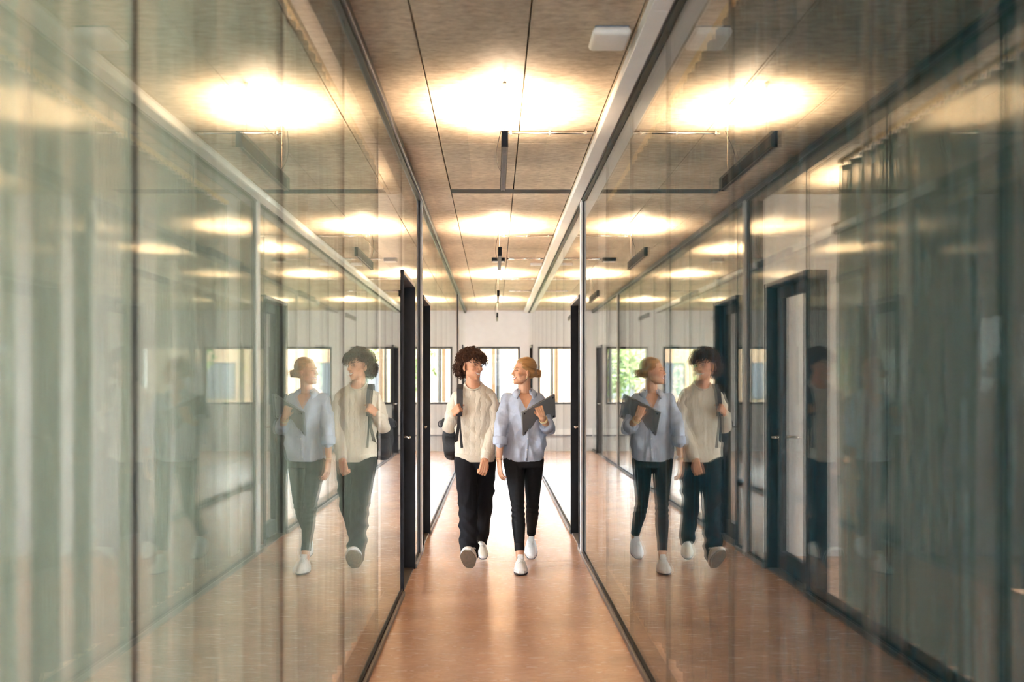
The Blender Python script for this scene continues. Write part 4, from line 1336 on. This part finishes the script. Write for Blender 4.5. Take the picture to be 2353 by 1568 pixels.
# rolled cuffs
for w_, e_, t_ in ((w_wr_a, w_el_a, 0.42), (w_wr_b, w_el_b, 0.36)):
    d_ = (w_ - e_).normalized(); c_ = e_.lerp(w_, t_)
    MB().tube([c_ - d_ * 0.045, c_ - d_ * 0.040, c_ + d_ * 0.0, c_ + d_ * 0.022, c_ + d_ * 0.025], [0.050, 0.060, 0.059, 0.057, 0.044], 20).build('rolled_cuff', M_LINEN, sho, True, wo_)

# jeans
je = MB()
je.slab_rings([(0.238, 8.135, 0.80, 0.160, 0.112), (0.238, 8.135, 0.93, 0.140, 0.100)])
je.chain([w_hip_a + Vector((0, 0, -0.04)), w_hip_a.lerp(w_kn_a, 0.5), w_kn_a, w_kn_a.lerp(w_an_a, 0.35), w_an_a + (w_kn_a - w_an_a).normalized() * 0.085], [0.090, 0.074, 0.055, 0.056, 0.037])
je.chain([w_hip_b + Vector((0, 0, -0.04)), w_hip_b.lerp(w_kn_b, 0.5), w_kn_b, w_kn_b.lerp(w_an_b, 0.35), w_an_b + (w_kn_b - w_an_b).normalized() * 0.075], [0.090, 0.074, 0.055, 0.056, 0.038])
jm = remesh(je, 0.0055, 4)
folds(jm, 1.0, [((8, 6, 70), 0.2, 0.0022, 1.0), ((-20, 5, 60), 0.9, 0.0018, 0.8)], lambda c: np.exp(-((c[:, 2] - 0.47) / 0.10) ** 2) + 0.1)
jm = smoothed(jm, 2); shift(jm, wo_)
jo = mesh_obj('jeans', jm, M_JEANS, wom, True)
for kn_, an_, q_ in ((w_kn_a, w_an_a, 0.085), (w_kn_b, w_an_b, 0.075)):
    d_ = (an_ - kn_).normalized(); c_ = an_ - d_ * q_
    MB().tube([c_ - d_ * 0.05, c_ - d_ * 0.02, c_ + d_ * 0.012, c_ + d_ * 0.018, c_ + d_ * 0.018], [0.040, 0.0405, 0.0395, 0.039, 0.030], 20).build('hem', M_JEANS, jo, True, wo_)
shoe(wom, wo_, (0.203, 7.925, 0.002), (0.02, -1.0, 0.03), (0, 0.03, 1), 0.262, M_SHOE, M_SOLED, M_SOLEW, w=1.08)
shoe(wom, wo_, (0.318, 8.645, 0.085), (-0.03, -0.94, -0.33), (0, -0.33, 0.94), 0.262, M_SHOE, M_SOLED, M_SOLEW, w=1.08)

# hair drawn back into a bun
hw = MB()
M3 = WH.to_3x3()
hw.ell(WH @ Vector((0, 0.032, 0.046)), (0.0795, 0.0935, 0.0870), M3, 28, 18)
hw.ell(WH @ Vector((0, 0.004, 0.070)), (0.067, 0.070, 0.053), M3, 24, 14)
hw.ell(WH @ Vector((0, 0.068, 0.002)), (0.066, 0.056, 0.062), M3, 24, 14)
for s in (-1, 1):
    hw.caps(WH @ Vector((s * 0.063, -0.028, 0.045)), WH @ Vector((s * 0.060, 0.060, 0.000)), 0.018, 0.024)
    hw.caps(WH @ Vector((s * 0.058, 0.045, -0.010)), WH @ Vector((s * 0.030, 0.095, -0.025)), 0.016, 0.022)
hme = remesh(hw, 0.005, 4)
shift(hme, wo_)
hair_w = mesh_obj('hair', hme, M_HAIRW, wom, True)
bun = MB()
r_ = random.Random(4)
for i in range(26):
    a0 = r_.uniform(0, 6.28); tilt = r_.uniform(-0.8, 0.8); rad = r_.uniform(0.014, 0.034)
    pts = []
    for k in range(12):
        a = a0 + k / 11 * r_.uniform(3.5, 4.6)
        p = Vector((rad * math.cos(a), 0.018 * math.sin(a * 1.3 + tilt), rad * math.sin(a) * 1.05))
        p = Euler((tilt * 0.6, tilt, 0)).to_matrix() @ p
        pts.append(WH @ (Vector((0, 0.138, -0.012)) + p))
    bun.tube(pts, [0.003] + [0.0062] * 10 + [0.002], 6)
bun.ell(WH @ Vector((0, 0.132, -0.012)), (0.034, 0.026, 0.034), M3, 18, 12)
for i in range(9):
    s0 = WH @ Vector((r_.uniform(-0.03, 0.03), 0.150, r_.uniform(-0.03, 0.02)))
    e0 = s0 + (WH.to_3x3() @ Vector((r_.uniform(-0.02, 0.02), r_.uniform(0.01, 0.03), r_.uniform(-0.035, 0.012))))
    bun.tube([s0, s0.lerp(e0, 0.5) + Vector((0, 0, 0.006)), e0], [0.003, 0.0026, 0.001], 5)
bun.build('bun', M_HAIRW, hair_w, True, wo_)
# small jewellery
ear = WH @ Vector((0.079, 0.004, -0.062))
torus_ring(ear, (0.3, 1, 0), 0.006, 0.008, 0.0016, n=16, m=6).build('earring', M_GOLD, wom, True, wo_)
d_ = (w_wr_b - w_el_b).normalized()
for k_, m_ in ((0.012, M_GOLD), (0.024, M_RIB), (0.034, M_GOLD)):
    torus_ring(w_wr_b - d_ * k_, d_, 0.031, 0.031, 0.0034, n=24, m=6).build('bracelet', m_, wom, True, wo_)
d_ = (w_wr_a - w_el_a).normalized()
torus_ring(w_wr_a - d_ * 0.01, d_, 0.028, 0.028, 0.0030, n=24, m=6).build('bracelet', M_GOLD, wom, True, wo_)
MB().tube([w_wr_a - d_ * 0.028 + Vector((0.022, -0.004, 0)), w_wr_a - d_ * 0.028 + Vector((0.031, -0.006, 0))], 0.014, 16).build('watch', M_SOLEW, wom, True, wo_)

# laptop held against the side
u3 = Vector((0.272, 0.17, 0.146)); v3 = Vector((0.014, 0.14, -0.19))
v3 = v3 - u3 * (v3.dot(u3) / u3.dot(u3))
lw, lh = u3.length, v3.length
U, V = u3.normalized(), v3.normalized(); Nn = U.cross(V)
if Nn.y > 0: Nn = -Nn
C0 = Vector((0.2135, 7.875, 1.255))
LM = Matrix(((U.x, V.x, Nn.x, C0.x), (U.y, V.y, Nn.y, C0.y), (U.z, V.z, Nn.z, C0.z), (0, 0, 0, 1)))
lap = bpy.data.objects.new('laptop', None); COL.objects.link(lap); lap.matrix_world = LM
tag(lap, 'closed grey laptop held against the side of the blue-shirted person', 'laptop')
MB().bbox(0, lw, 0, lh, -0.001, 0.008, 0.003).build('base', M_LAPTOP, lap, True)
MB().bbox(0.001, lw - 0.001, 0.001, lh - 0.001, -0.009, -0.002, 0.003).build('lid', M_LAPTOP, lap, True)
for x, y in ((0.024, 0.022), (lw - 0.024, 0.022), (0.024, lh - 0.022), (lw - 0.024, lh - 0.022)):
    MB().tube([(x, y, 0.007), (x, y, 0.0095)], [0.0085, 0.0075], 16).build('rubber_foot', M_RUBBER, lap)
MB().box(lw * 0.3, lw * 0.7, -0.0004, 0.002, -0.002, 0.000).build('hinge', M_RUBBER, lap)
